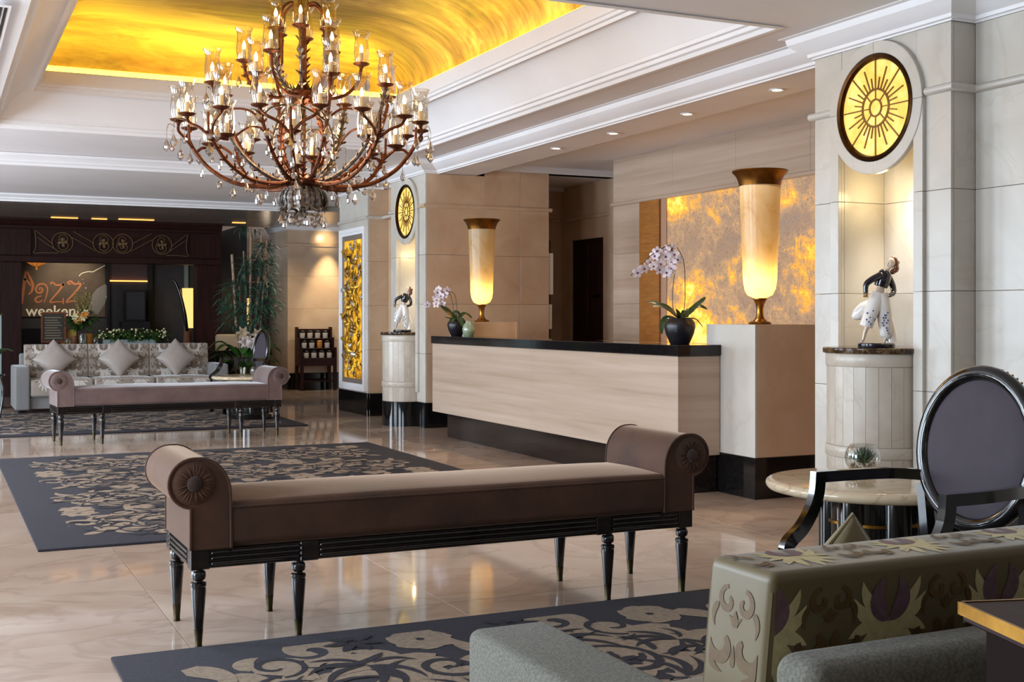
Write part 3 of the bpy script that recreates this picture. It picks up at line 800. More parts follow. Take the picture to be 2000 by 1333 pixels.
def acanthus(p, a, s):
    """a leafy scroll end with lobes"""
    o = []
    def T(x, y): return (p[0] + s * (x * math.cos(a) - y * math.sin(a)), p[1] + s * (x * math.sin(a) + y * math.cos(a)))
    for (x0, y0, x1, y1, b, wd) in ((0, 0, .9, .25, .22, .10), (.05, .02, .75, .62, .25, .11), (.05, .0, .3, .85, .22, .10), (0, 0, .95, -.2, -.2, .09), (.0, 0, .6, -.6, -.25, .10), (-.02, 0, .1, -.75, -.2, .08), (-.1, .05, -.35, .6, .25, .08)):
        o.append(leafstroke(T(x0, y0), T(x1, y1), b, wd * s, 8, .75))
    return o
def damask_tile():
    """strokes inside a 1 x 1 cell"""
    o = []
    o += acanthus((.28, .30), .5, .30); o += acanthus((.74, .70), 3.6, .30); o += acanthus((.72, .22), 2.2, .24); o += acanthus((.24, .78), -.9, .25)
    o += [spiral((.50, .48), .20, .05, .4, 1.15, .030), spiral((.06, .50), .14, .03, 2.4, 1.1, .028), spiral((.94, .46), .14, .03, -.8, -1.1, .028), spiral((.50, .04), .13, .03, 1.2, 1.1, .026), spiral((.5, .95), .13, .03, 4.2, 1.1, .026)]
    o += flower((.52, .47), .10, 6, .3, .34); o += flower((.08, .10), .13, 7, .2, .3); o += flower((.92, .93), .13, 7, .0, .3)
    o += [leafstroke((.1, .25), (.45, .12), .2, .03), leafstroke((.9, .75), (.55, .88), .2, .03), leafstroke((.3, .55), (.12, .7), -.25, .035), leafstroke((.7, .5), (.9, .62), .25, .035), leafstroke((.36, .62), (.5, .8), .2, .03), leafstroke((.62, .36), (.52, .2), .2, .03), leafstroke((.85, .3), (.97, .1), .2, .03), leafstroke((.02, .9), (.14, .66), .2, .03)]
    return o
TILE = damask_tile()
def rug(name, label, x0, x1, y0, y1, border, nx, ny, seedv, fat=1.2, thin=.42):
    t = thing(name, label, 'rug', ((x0 + x1) / 2, (y0 + y1) / 2, 0), 0, 'black and beige scroll rugs')
    hx, hy = (x1 - x0) / 2, (y1 - y0) / 2
    MB().box(-hx, hx, -hy, hy, .0005, .014, .005, 2).build('pile', 'rug_dark', t)
    m = MB(); k = 0
    ix, iy = hx - border, hy - border
    sx, sy = 2 * ix / nx, 2 * iy / ny
    for i in range(nx):
        for j in range(ny):
            fx, fy = (i + j) % 2 == 1, (i // 1 + seedv) % 2 == 1
            for st in TILE:
                k += 1
                rows = []
                for row in stroke_rows([(a_, b_, w_ * fat) for a_, b_, w_ in st]):
                    r2 = []
                    for (x, y) in row:
                        u = 1 - x if fx else x; v = 1 - y if fy else y
                        px = -ix + (i + u) * sx; py = -iy + (j + v) * sy
                        px = max(-ix - .03, min(ix + .03, px)); py = max(-iy - .03, min(iy + .03, py))
                        r2.append(V(px, py, .0146 + .00004 * (k % 37)))
                    rows.append(r2)
                m.grid_rows(rows)
    m.build('woven_scrolls', 'rug_beige', t, smooth=0, kind='stuff')
    m = MB(); k = 0
    for i in range(nx):
        for j in range(ny):
            for st in TILE:
                k += 1; rows = []
                for row in stroke_rows([(a_, b_, w_ * thin) for a_, b_, w_ in st]):
                    r2 = []
                    for (x, y) in row:
                        c_, s_ = math.cos(.5), math.sin(.5)
                        xx, yy = (x - .5) * .9, (y - .5) * .9
                        u = .52 + xx * c_ - yy * s_; v = .46 + xx * s_ + yy * c_
                        if (i + j) % 2: u = 1 - u
                        px = -ix + (i + u) * sx; py = -iy + (j + v) * sy
                        r2.append(V(max(-ix - .05, min(ix + .05, px)), max(-iy - .05, min(iy + .05, py)), .0165 + .00004 * (k % 37)))
                    rows.append(r2)
                m.grid_rows(rows)
    m.build('dark_scrolls', 'rug_dark', t, smooth=0, kind='stuff')
    return t
rug('rug', 'black rug with beige leaf scrolls lying in front of the near long bench', .565, 3.80, .7, 4.455, .17, 3, 3, 0, 1.9, .60)
rug('rug', 'black and beige scroll rug under the chandelier between the two long benches', .49, 3.735, 6.66, 11.05, .24, 3, 4, 1)
rug('rug', 'black and beige scroll rug in front of the floral three-seat sofa', .45, 3.745, 13.1, 16.15, .2, 3, 3, 0)

# ------------------------------------------------------------------ long velvet benches
def make_bench(loc, rz, label):
    t = thing('long_bench', label, 'bench', loc, rz, 'long velvet benches with rolled ends')
    L, W = 2.145, .50; hx, hy = L / 2, W / 2
    zf0, zf1 = .289, .36
    m = MB().box(-hx + .006, hx - .006, -hy + .006, hy - .006, zf0, zf1, .003)
    for x in (-hx + .035, hx - .035, -hx + .44, hx - .44):
        for y in (-hy + .03, hy - .03):
            m.box(x - .035, x + .035, y - .03, y + .03, zf0 - .002, zf1 + .001, .003)
    m.build('frame_rail', 'black_wood', t, smooth=0)
    m = MB()
    for k in range(3):
        z = zf0 + .012 + k * .019
        for xa, xb in ((-hx + .075, -hx + .40), (-hx + .48, hx - .48), (hx - .40, hx - .075)):
            for s in (-1, 1): m.box(xa, xb, s * hy - .004, s * hy + .004, z, z + .011, .003)
        for s in (-1, 1): m.box(s * hx - .004, s * hx + .004, -hy + .065, hy - .065, z, z + .011, .003)
    m.build('reeded_moulding', 'black_wood', t, smooth=0)
    def sag(p):
        if p.z > .04:
            p = p.copy(); p.z += .028 * (1 - (p.x / 1.0) ** 4) * (1 - (p.y / .27) ** 2) - .01 * math.exp(-((p.x - .2) / .35) ** 2) * (1 - (p.y / .27) ** 2)
        return p
    MB().rbox(L - .25, W + .012, .162, .03, 14, sag, (0, 0, zf1 + .081)).build('seat_cushion', 'velvet', t, 60)
    MB().tube([(-hx + .15, -hy - .006, zf1 + .148), (hx - .15, -hy - .006, zf1 + .148)], .0035, 6).build('piping', 'velvet', t)
    MB().tube([(-hx + .15, hy + .006, zf1 + .148), (hx - .15, hy + .006, zf1 + .148)], .0035, 6).build('piping', 'velvet', t)
    # rolled arm outline in local x (0 = outer end, + inward)
    pts = [(.0, zf1), (.0, .512)]
    cx, cz, r = .012, .60, .09
    pts += [(cx + r * math.cos(R(a_)), cz + r * math.sin(R(a_))) for a_ in range(258, 85, -12)]
    pts += [(cx + .02 + .112 * math.cos(R(a_)), cz - .045 + .135 * math.sin(R(a_))) for a_ in range(84, -1, -12)]
    pts += [(.146, zf1)]
    disc_prof = [(0, .004), (.02, .004), (.045, .010), (.066, .007), (.078, .0)]
    for s in (-1, 1):
        f = lambda x, y, h, s=s: V(s * (hx - x), h, y)
        a = MB().prism(pts, f, -hy - .004, hy + .004).build('rolled_arm', 'velvet', t, 50)
        for e in (-1, 1):
            yy = e * (hy + .004)
            MB().tube([V(s * (hx - x), yy, z) for x, z in pts], .005, 6).build('piping', 'velvet', a)
            def mp(q, s=s, yy=yy, e=e): return V(s * (hx - cx) + q.x, yy + e * q.z, cz + q.y)
            MB().lathe(disc_prof, seg=96, mapf=mp, ripple=lambda q: 1 + .0 * q).build('end_disc', 'velvet', a)
            m = MB()
            for k in range(22):
                q = 2 * PI * k / 22 + .1 * math.sin(k * 5)
                m.tube([mp(V(.028 * math.cos(q), .028 * math.sin(q), .006)), mp(V(.05 * math.cos(q), .05 * math.sin(q), .0105)), mp(V(.072 * math.cos(q), .072 * math.sin(q), .004))], [.0035, .0035, .001], 5)
            m.build('pleats', 'velvet', a, kind='stuff')
            MB().lathe([(.027, .006), (.026, .014), (.018, .019), (0, .021)], seg=20, mapf=mp).build('button', 'velvet_button', a)
    lg = None
    for x in (-hx + .035, -hx + .405, hx - .405, hx - .035):
        for y in (-hy + .032, hy - .032):
            if lg is None:
                lg = MB().lathe([(0, .288), (.02, .288), (.02, .28), (.025, .275), (.027, .262), (.025, .25), (.016, .244), (.016, .24), (.028, .236), (.029, .226), (.026, .222), (.0275, .21), (.0165, .066), (0, .066)], seg=18).build('leg', 'black_wood', t)
                tip = MB().lathe([(0, .068), (.0168, .068), (.0125, .012), (.0135, .01), (.0135, 0), (0, 0)], seg=18).build('brass_tip', 'brass_dull', lg)
                lg.location = (x, y, 0)
            else:
                c = copy_at(lg, t, (x, y, 0)); copy_at(tip, c)
    return t
bench = make_bench((1.9125, 4.711, 0), 0, 'long brown velvet bench with rolled ends standing nearest, across the middle of the lobby')
b2 = dup(bench, (2.115, 12.37, 0), R(3.2), 'long velvet bench tinted as daylit with rolled ends standing before the floral sofa')
for c in b2.children:
    for g in [c] + list(c.children):
        if g.data.materials[0] is MATS['velvet']: g.data = g.data.copy(); g.data.materials[0] = MATS['velvet_daylit']

# ------------------------------------------------------------------ reception counter
ct = thing('reception_counter', 'long travertine reception counter with a black granite top', 'counter', (4.53, 9.17, 0))
y0, y1 = 6.945 - 9.17, 11.40 - 9.17; jn = 9.185 - 9.17
MB().box(.02, .335, y0 + .02, y1 - .0, .262, .93).build('carcass', 'travertine', ct, smooth=0)
for a, b in ((y0, jn - .001), (jn + .001, y1)):
    MB().box(0, .02, a, b, .255, .932, .0012).build('front_panel', 'travertine', ct, smooth=0)
MB().box(.0205, .338, y0, y0 + .02, .255, .932, .0012).build('end_panel', 'travertine', ct, smooth=0)
for a, b in ((y0 - .012, jn - .06), (jn - .059, y1 + .01)):
    MB().box(-.012, .34, a, b, .934, 1.008, .003).build('granite_top', 'black_granite', ct, smooth=0)
for a, b in ((y0 + .03, 9.118 - 9.17 - .001), (9.119 - 9.17, 11.30 - 9.17)):
    MB().box(.12, .33, a, b, .0, .26, .001).build('plinth', 'brown_granite', ct, smooth=0)
# ------------------------------------------------------------------ lamp pedestals
def pedestal(y0, y1, label, extra):
    t = thing('lamp_pedestal', label, 'pedestal', (4.873, (y0 + y1) / 2, 0))
    h = (y1 - y0) / 2; D = .51
    MB().box(.01, D - .01, -h + .01, h - .01, .27, 1.13).build('core', 'grout', t, smooth=0)
    MB().box(0, .02, -h, h, .273, 1.148, .0015).build('stone_panel', 'wall_marble', t, smooth=0)
    MB().box(D - .02, D, -h, h, .273, 1.148, .0015).build('stone_panel', 'warm_lit_marble', t, smooth=0)
    MB().box(.0205, D - .0205, -h, -h + .02, .273, 1.148, .0015).build('stone_panel', 'warm_lit_marble', t, smooth=0)
    MB().box(.0205, D - .0205, h - .02, h, .273, 1.148, .0015).build('stone_panel', 'warm_lit_marble', t, smooth=0)
    MB().box(.0205, D - .0205, -h + .0205, h - .0205, 1.13, 1.148, .001).build('stone_panel', 'warm_lit_marble', t, smooth=0)
    MB().box(-.003, D + .003, -h - .003, h + .003, 0, .271, .0015).build('black_base', 'black_granite', t, smooth=0)
    return t
pedestal(6.555, 7.11, 'stone pedestal under the large near urn lamp at the counter end', 0)
pedestal(11.22, 11.77, 'stone pedestal under the far urn lamp behind the counter', 0)
# ------------------------------------------------------------------ urn lamps
def urn_lamp(loc, label, e):
    t = thing('urn_lamp', label, 'lamp', loc, 0, 'tall alabaster urn lamps at reception')
    MB().lathe([(0, 0), (.075, 0), (.078, .006), (.072, .016), (.05, .022), (.044, .03), (.034, .036), (.026, .06), (.024, .10), (.03, .14), (.042, .165), (.05, .172), (.05, .178), (0, .178)], seg=32).build('brass_foot', 'brass_lamp' if 'brass_lamp' in MATS else M('brass_lamp', 'A5793A', .25, 1, c2='8A5F28', scale=10), t)
    MB().lathe([(.0, .18), (.045, .18), (.085, .20), (.105, .24), (.115, .30), (.122, .5), (.132, .75), (.138, .93), (.142, .96)], seg=48).build('alabaster_shade', 'alabaster', t)
    MB().lathe([(.141, .945), (.147, .975), (.165, 1.015), (.185, 1.035), (.19, 1.042), (.188, 1.05), (.18, 1.048), (.16, 1.02), (.142, .985), (.137, .95)], seg=48).build('bronze_rim', 'bronze_rim' if 'bronze_rim' in MATS else M('bronze_rim', '8A5A22', .35, .9, c2='6A4418', scale=10), t)
    MB().sphere((0, 0, .30), .03, 12).build('bulb', 'urn_bulb', t)
    light('POINT', 'urn_light', (loc[0], loc[1], loc[2] + .29), e, (1.0, .70, .30), radius=.03)
    return t
urn_lamp((5.118, 6.83, 1.148), 'large glowing alabaster urn lamp on the pedestal beside the near stone pillar', 9)
urn_lamp((5.10, 11.47, 1.148), 'glowing alabaster urn lamp standing behind the far end of the counter', 9)

# ------------------------------------------------------------------ orchids
RX = V(math.cos(R(25.39)), -math.sin(R(25.39)), 0); RY = V(math.sin(R(25.39)), math.cos(R(25.39)), 0)
def make_flower(t, loc, s, tilt, rz, protos={}):
    if 'c' not in protos:
        m = MB()
        for k in range(5):
            a = PI / 2 + 2 * PI * k / 5; wide = 1.0 if k in (1, 4) else .68
            m.ribbon([V(.05 * math.cos(a), 0, .05 * math.sin(a)), V(.35 * math.cos(a), -.08, .35 * math.sin(a)), V(.7 * math.cos(a), -.08, .7 * math.sin(a)), V(.95 * math.cos(a), .02, .95 * math.sin(a))], [.1, .36 * wide, .40 * wide, .08], (0, -1, 0), fold=.15)
        f = m.build('flower', 'petal_white', t, 70)
        l = MB().sphere((0, -.16, -.06), .15, 8, (1, .8, 1.3)).build('lip', 'petal_lip', f)
        protos['c'] = (f, l); f.location = loc
    else:
        pf, pl = protos['c']; f = copy_at(pf, t, loc); copy_at(pl, f)
    f.scale = (s, s, s); f.rotation_euler = (tilt, 0, rz)
def orchid(loc, label, px, potr, poth, stems, flowers, leaves, fs):
    t = thing('potted_orchid', label, 'plant', loc)
    MB().lathe([(0, 0), (potr * .60, 0), (potr * .66, poth * .06), (potr * .9, poth * .4), (potr, poth * .66), (potr * .96, poth * .84), (potr * .78, poth * .97), (potr * .72, poth), (potr * .66, poth * .96), (potr * .7, poth * .86), (0, poth * .84)], seg=36).build('pot', 'pot_black', t)
    q = lambda u, v, d=0: RX * (u * px) + V(0, 0, v * px) + RY * d
    rn = random.Random(5)
    for st in stems:
        MB().tube(smoothpath([q(*p) for p in st], 5), .0032, 6).build('stem', 'stem_brown', t)
    for u, v, d in flowers:
        make_flower(t, q(u, v, d), fs * rn.uniform(.85, 1.1), rn.uniform(-.25, .25), -R(25) + rn.uniform(-.6, .45))
    for pts, wd in leaves:
        P_ = smoothpath([q(*p) for p in pts], 4); n = len(P_)
        MB().ribbon(P_, [wd * (math.sin(PI * min(.97, .12 + .86 * i / (n - 1))) ** .6) for i in range(n)], RY * -.6 + V(0, 0, .8), fold=.2).build('leaf', 'orchid_leaf', t, 70)
    return t
# near orchid; coordinates are in plant units (1 unit = 3.6 mm), measured from the pot base
st1 = [[(-10, 55, 0), (-14, 80, 0), (-13, 117, -.01), (-10, 150, -.02), (-14, 178, -.04), (-30, 188, -.06), (-48, 178, -.08), (-60, 160, -.09)],
       [(6, 55, 0), (10, 80, 0), (11, 117, .02), (10, 150, .02), (4, 172, .0), (-12, 192, -.03), (-38, 186, -.08), (-66, 166, -.12), (-100, 132, -.16)]]
fl1 = [(-87, 138, -.15), (-74, 146, -.14), (-62, 158, -.12), (-52, 171, -.10), (-47, 179, -.09), (-30, 182, -.07), (-17, 186, -.04), (-4, 165, -.01), (-18, 158, -.06), (-20, 146, -.08), (-29, 139, -.09), (-41, 155, -.09), (-43, 144, -.10), (-30, 170, -.08), (-12, 174, -.05), (-56, 150, -.14)]
lf1 = [([(0, 48, 0), (-15, 62, -.05), (-35, 74, -.09), (-57, 74, -.12)], .032), ([(0, 48, 0), (-20, 66, .0), (-45, 80, .03), (-62, 82, .04)], .018), ([(2, 48, 0), (22, 64, .0), (36, 74, -.02), (52, 68, -.03)], .024), ([(2, 50, 0), (28, 70, .06), (46, 84, .08), (54, 92, .09)], .02), ([(0, 50, 0), (16, 50, .03), (34, 48, .05), (48, 32, .06)], .008), ([(-4, 48, 0), (-26, 52, -.03), (-36, 38, -.05), (-37, 20, -.06)], .02), ([(0, 46, 0), (4, 60, -.05), (8, 66, -.09), (10, 52, -.12)], .026), ([(0, 46, 0), (-6, 62, -.07), (-10, 68, -.10)], .022)]
orchid((4.75, 7.26, 1.008), 'potted white orchid in a round black pot at the near end of the counter', .0036, .110, .182, st1, fl1, lf1, .042)
st2 = [[(4, 30, 0), (3, 42, 0), (1, 52, 0), (-2, 76, 0), (-8, 84, -.02), (-16, 84, -.03), (-30, 70, -.05)], [(-5, 32, 0), (-7, 60, 0), (-12, 80, -.02), (-22, 84, -.04), (-32, 84, -.05)]]
fl2 = [(-36, 84, -.05), (-18, 87, -.03), (-40, 73, -.06), (-29, 77, -.05), (-37, 69, -.07), (-38, 61, -.07), (-55, 60, -.09), (-26, 62, -.05), (-34, 89, -.04), (-22, 80, -.04)]
lf2 = [([(0, 28, 0), (-8, 38, -.03), (-18, 48, -.06), (-30, 58, -.08)], .045), ([(0, 28, 0), (-4, 40, .02), (0, 46, .02), (8, 40, .02)], .03), ([(2, 28, 0), (12, 42, .02), (22, 40, .03), (30, 34, .04)], .024), ([(0, 28, 0), (10, 34, 0), (18, 24, .0), (22, 12, 0)], .009), ([(0, 28, 0), (-10, 33, 0), (-22, 36, -.02)], .012), ([(0, 26, 0), (3, 34, -.05), (10, 26, -.08), (12, 18, -.09)], .025), ([(0, 26, 0), (-4, 34, -.05), (-8, 26, -.08)], .025), ([(-2, 26, 0), (-8, 32, -.04), (-12, 22, -.06)], .02)]
orchid((4.76, 11.33, 1.008), 'potted white orchid in a black pot at the far end of the counter', .0052, .092, .158, st2, fl2, lf2, .044)
tag(MB().lathe([(0, 0), (.045, 0), (.06, .03), (.066, .07), (.055, .11), (.034, .135), (.03, .15), (.026, .148), (.028, .13), (0, .12)], (4.81, 11.13, 1.008), 28).build('ceramic_vase', 'celadon'), 'small pale green ceramic vase beside the far orchid pot', 'vase')

# ------------------------------------------------------------------ porcelain dancer figurines
def skin_body(edges_pts, radii, edges):
    me = bpy.data.meshes.new('figure'); me.from_pydata([tuple(p) for p in edges_pts], edges, [])
    o = bpy.data.objects.new('figure', me); C.objects.link(o)
    o.modifiers.new('s', 'SKIN'); o.modifiers.new('d', 'SUBSURF').levels = 2
    o.modifiers['d'].render_levels = 2
    for v, r in zip(me.skin_vertices[0].data, radii): v.radius = (r, r)
    me.skin_vertices[0].data[0].use_root = True
    dg = bpy.context.evaluated_depsgraph_get(); dg.update()
    ev = o.evaluated_get(dg); m2 = bpy.data.meshes.new_from_object(ev)
    bpy.data.objects.remove(o); return m2
def dancer(loc, rz, label):
    t = thing('dancer_figurine', label, 'figurine', loc, rz)
    MB().lathe([(0, 0), (.098, 0), (.10, .006), (.10, .02), (.094, .026), (0, .026)], seg=32).build('base', 'porcelain_navy', t)
    # local x = right in the picture, y = away, units m (figure 0.5 m high)
    pts = [(.012, 0, .275), (.018, 0, .315), (.03, 0, .365), (.045, 0, .405), (.058, 0, .425), (.072, 0, .452),
           (-.005, -.005, .262), (-.03, -.02, .17), (-.062, -.02, .085), (-.072, -.02, .04), (-.085, -.03, .03),
           (.03, .005, .262), (.045, .01, .16), (.05, .012, .05), (.042, -.012, .03),
           (.015, -.03, .395), (-.035, -.05, .365), (-.058, -.05, .335), (-.058, -.055, .295), (-.056, -.055, .275),
           (.06, .03, .395), (.085, .035, .345), (.09, .02, .30), (.06, -.02, .285)]
    rad = [.026, .022, .026, .024, .011, .010, .024, .018, .012, .008, .006, .024, .018, .011, .007, .015, .012, .010, .008, .006, .014, .011, .009, .007]
    ed = [(0, 1), (1, 2), (2, 3), (3, 4), (4, 5), (0, 6), (6, 7), (7, 8), (8, 9), (9, 10), (0, 11), (11, 12), (12, 13), (13, 14), (3, 15), (15, 16), (16, 17), (17, 18), (18, 19), (3, 20), (20, 21), (21, 22), (22, 23)]
    b = bpy.data.objects.new('body', skin_body(pts, rad, ed)); b.data.materials.append(MATS['porcelain_skin']); C.objects.link(b); b.parent = t
    for p in b.data.polygons: p.use_smooth = True
    m = MB()
    m.sphere((.078, -.004, .466), .026, 14, (.9, .95, 1.12)); m.sphere((.06, -.022, .466), .006, 8, (1, 1.2, 1.0)); m.sphere((.058, -.014, .452), .006, 8)
    m.build('head', 'porcelain_skin', t, 80)
    m = MB()
    rn = random.Random(2)
    for k in range(16):
        a = k / 15
        m.sphere((.088 + .02 * math.sin(a * 3) + rn.uniform(-.006, .006), .004 + rn.uniform(-.014, .014), .492 - .075 * a), .014 + rn.uniform(-.003, .003), 8)
    m.build('hair', 'porcelain_hair', t, 80)
    def loft(path, rads, name, mat, fy=1.0, seg=16):
        P_ = smoothpath(path, 5); return MB().tube(P_, lerpl(rads, len(P_)), seg).build(name, mat, t, 80)
    # navy jacket and sleeves
    loft([(.022, 0, .335), (.034, 0, .37), (.048, 0, .41), (.056, 0, .423)], [.036, .042, .036, .016], 'jacket', 'porcelain_navy')
    loft([(.02, -.028, .398), (-.03, -.05, .372), (-.058, -.052, .345), (-.06, -.055, .30)], [.02, .018, .016, .012], 'sleeve', 'porcelain_navy')
    loft([(.062, .028, .398), (.088, .036, .345), (.092, .022, .302), (.068, -.016, .286)], [.02, .017, .015, .011], 'sleeve', 'porcelain_navy')
    m = MB()
    for k in range(3): m.lathe([(.0125, -.003), (.0145, 0), (.0125, .003)], (-.06, -.055, .298 - .009 * k), 14)
    m.build('bangles', 'gold', t)
    # wide trousers and the flying skirt
    loft([(.012, 0, .30), (-.006, -.006, .25), (-.03, -.02, .19), (-.058, -.022, .115)], [.036, .040, .038, .036], 'trouser_leg', 'porcelain')
    loft([(.022, 0, .30), (.034, .006, .24), (.045, .01, .16), (.052, .012, .07), (.05, .012, .05)], [.036, .042, .040, .034, .022], 'trouser_leg', 'porcelain')
    loft([(.03, .02, .27), (.058, .025, .18), (.076, .03, .10), (.082, .03, .03)], [.02, .026, .03, .034], 'skirt_tail', 'porcelain')
    loft([(-.01, .03, .25), (-.06, .04, .215), (-.10, .045, .18), (-.125, .04, .165)], [.022, .04, .034, .010], 'flying_skirt', 'porcelain')
    m = MB()
    for k in range(26):
        if k < 13: c = V(-.03 + rn.uniform(-.024, .02) - .012 * (k % 3), -.052 - rn.uniform(0, .006), .13 + .012 * (k % 7))
        else: c = V(.045 + rn.uniform(-.02, .02), -.029 - rn.uniform(0, .004), .08 + .014 * (k % 9))
        m.sphere(c, .0052, 6, (1, .5, 1.1))
    m.build('blue_flowers', 'porcelain_blue', t, 80, kind='stuff')
    return t
dancer((4.70, 5.225, 1.03), -R(25.39) - R(12), 'porcelain dancer figurine in navy jacket on the near half-round stand')
dancer((4.70, 12.73, 1.03), -R(25.39) - R(25), 'porcelain dancer figurine on the far half-round stand beside the counter')

# ------------------------------------------------------------------ sofas
def floral_cell(cx, cy, s, up=1):
    """a lotus bud over a fan of leaves; returns {colour: strokes}"""
    f = lambda x, y: (cx + s * x, cy + s * up * y)
    cream = [leafstroke(f(0, -.02), f(.70 * math.sin(a), -.02 - .95 * math.cos(a) * (1 if abs(a) < 1.2 else .9)), .05 * (1 if a > 0 else -1), .098 * s, 9, 1.0) for a in (-1.3, -.88, -.44, 0, .44, .88, 1.3)]
    cream += [leafstroke(f(sg * .08, .0), f(sg * .62, .30), -sg * up * .2, .10 * s, 9, .9) for sg in (-1, 1)] + [leafstroke(f(sg * .08, .05), f(sg * .50, .52), -sg * up * .15, .09 * s, 9, .9) for sg in (-1, 1)]
    cream += [leafstroke(f(sg * .26 * 1.0, -.30), f(sg * .56, -.52), .1, .06 * s, 6) for sg in (-1, 1)]
    purple = [leafstroke(f(sg * .0, -.06), f(sg * .12, .56), -sg * up * .26, .13 * s, 11, .8) for sg in (-1, 1)]
    return {'cream': cream, 'purple': purple}
def brown_cell(cx, cy, s, up=1):
    f = lambda x, y: (cx + s * x, cy + s * up * y)
    o = []
    for sg in (-1, 1):
        o.append(spiral(f(sg * .18, .34), .18 * s, .05 * s, (PI / 2 if sg > 0 else PI / 2) * up, -sg * up * .9, .05 * s, 16))
        o.append(spiral(f(sg * .27, -.22), .26 * s, .12 * s, PI * (1 if sg < 0 else 0), sg * -.62 * up, .085 * s, 14))
        o.append(leafstroke(f(sg * .36, .28), f(sg * .42, -.05), sg * .2, .05 * s)); o.append(leafstroke(f(sg * .5, -.3), f(sg * .2, -.6), sg * .25, .07 * s))
    o += [leafstroke(f(0, .02), f(0, .24), 0, .07 * s), leafstroke(f(0, .02), f(.14, .16), .1, .04 * s), leafstroke(f(0, .02), f(-.14, .16), -.1, .04 * s), leafstroke(f(0, -.5), f(0, -.2), 0, .05 * s)]
    return {'brown': o}
def lay(parent, strokes, mapf, mats, eps=.0008):
    by = {}
    for cell in strokes:
        for c, sts in cell.items(): by.setdefault(c, []).extend(sts)
    for k, (c, sts) in enumerate(by.items()):
        m = MB()
        for i, st in enumerate(sts):
            e = eps + .0004 * k + .00004 * (i % 9)
            # finer steps so that the print follows the rounded edge
            rows = [[mapf(x, y, e) for x, y in row] for row in stroke_rows(st)]
            m.grid_rows(rows)
        m.build('woven_' + {'cream': 'leaves', 'purple': 'buds', 'brown': 'scrolls'}[c], mats[c], parent, 60, kind='stuff')
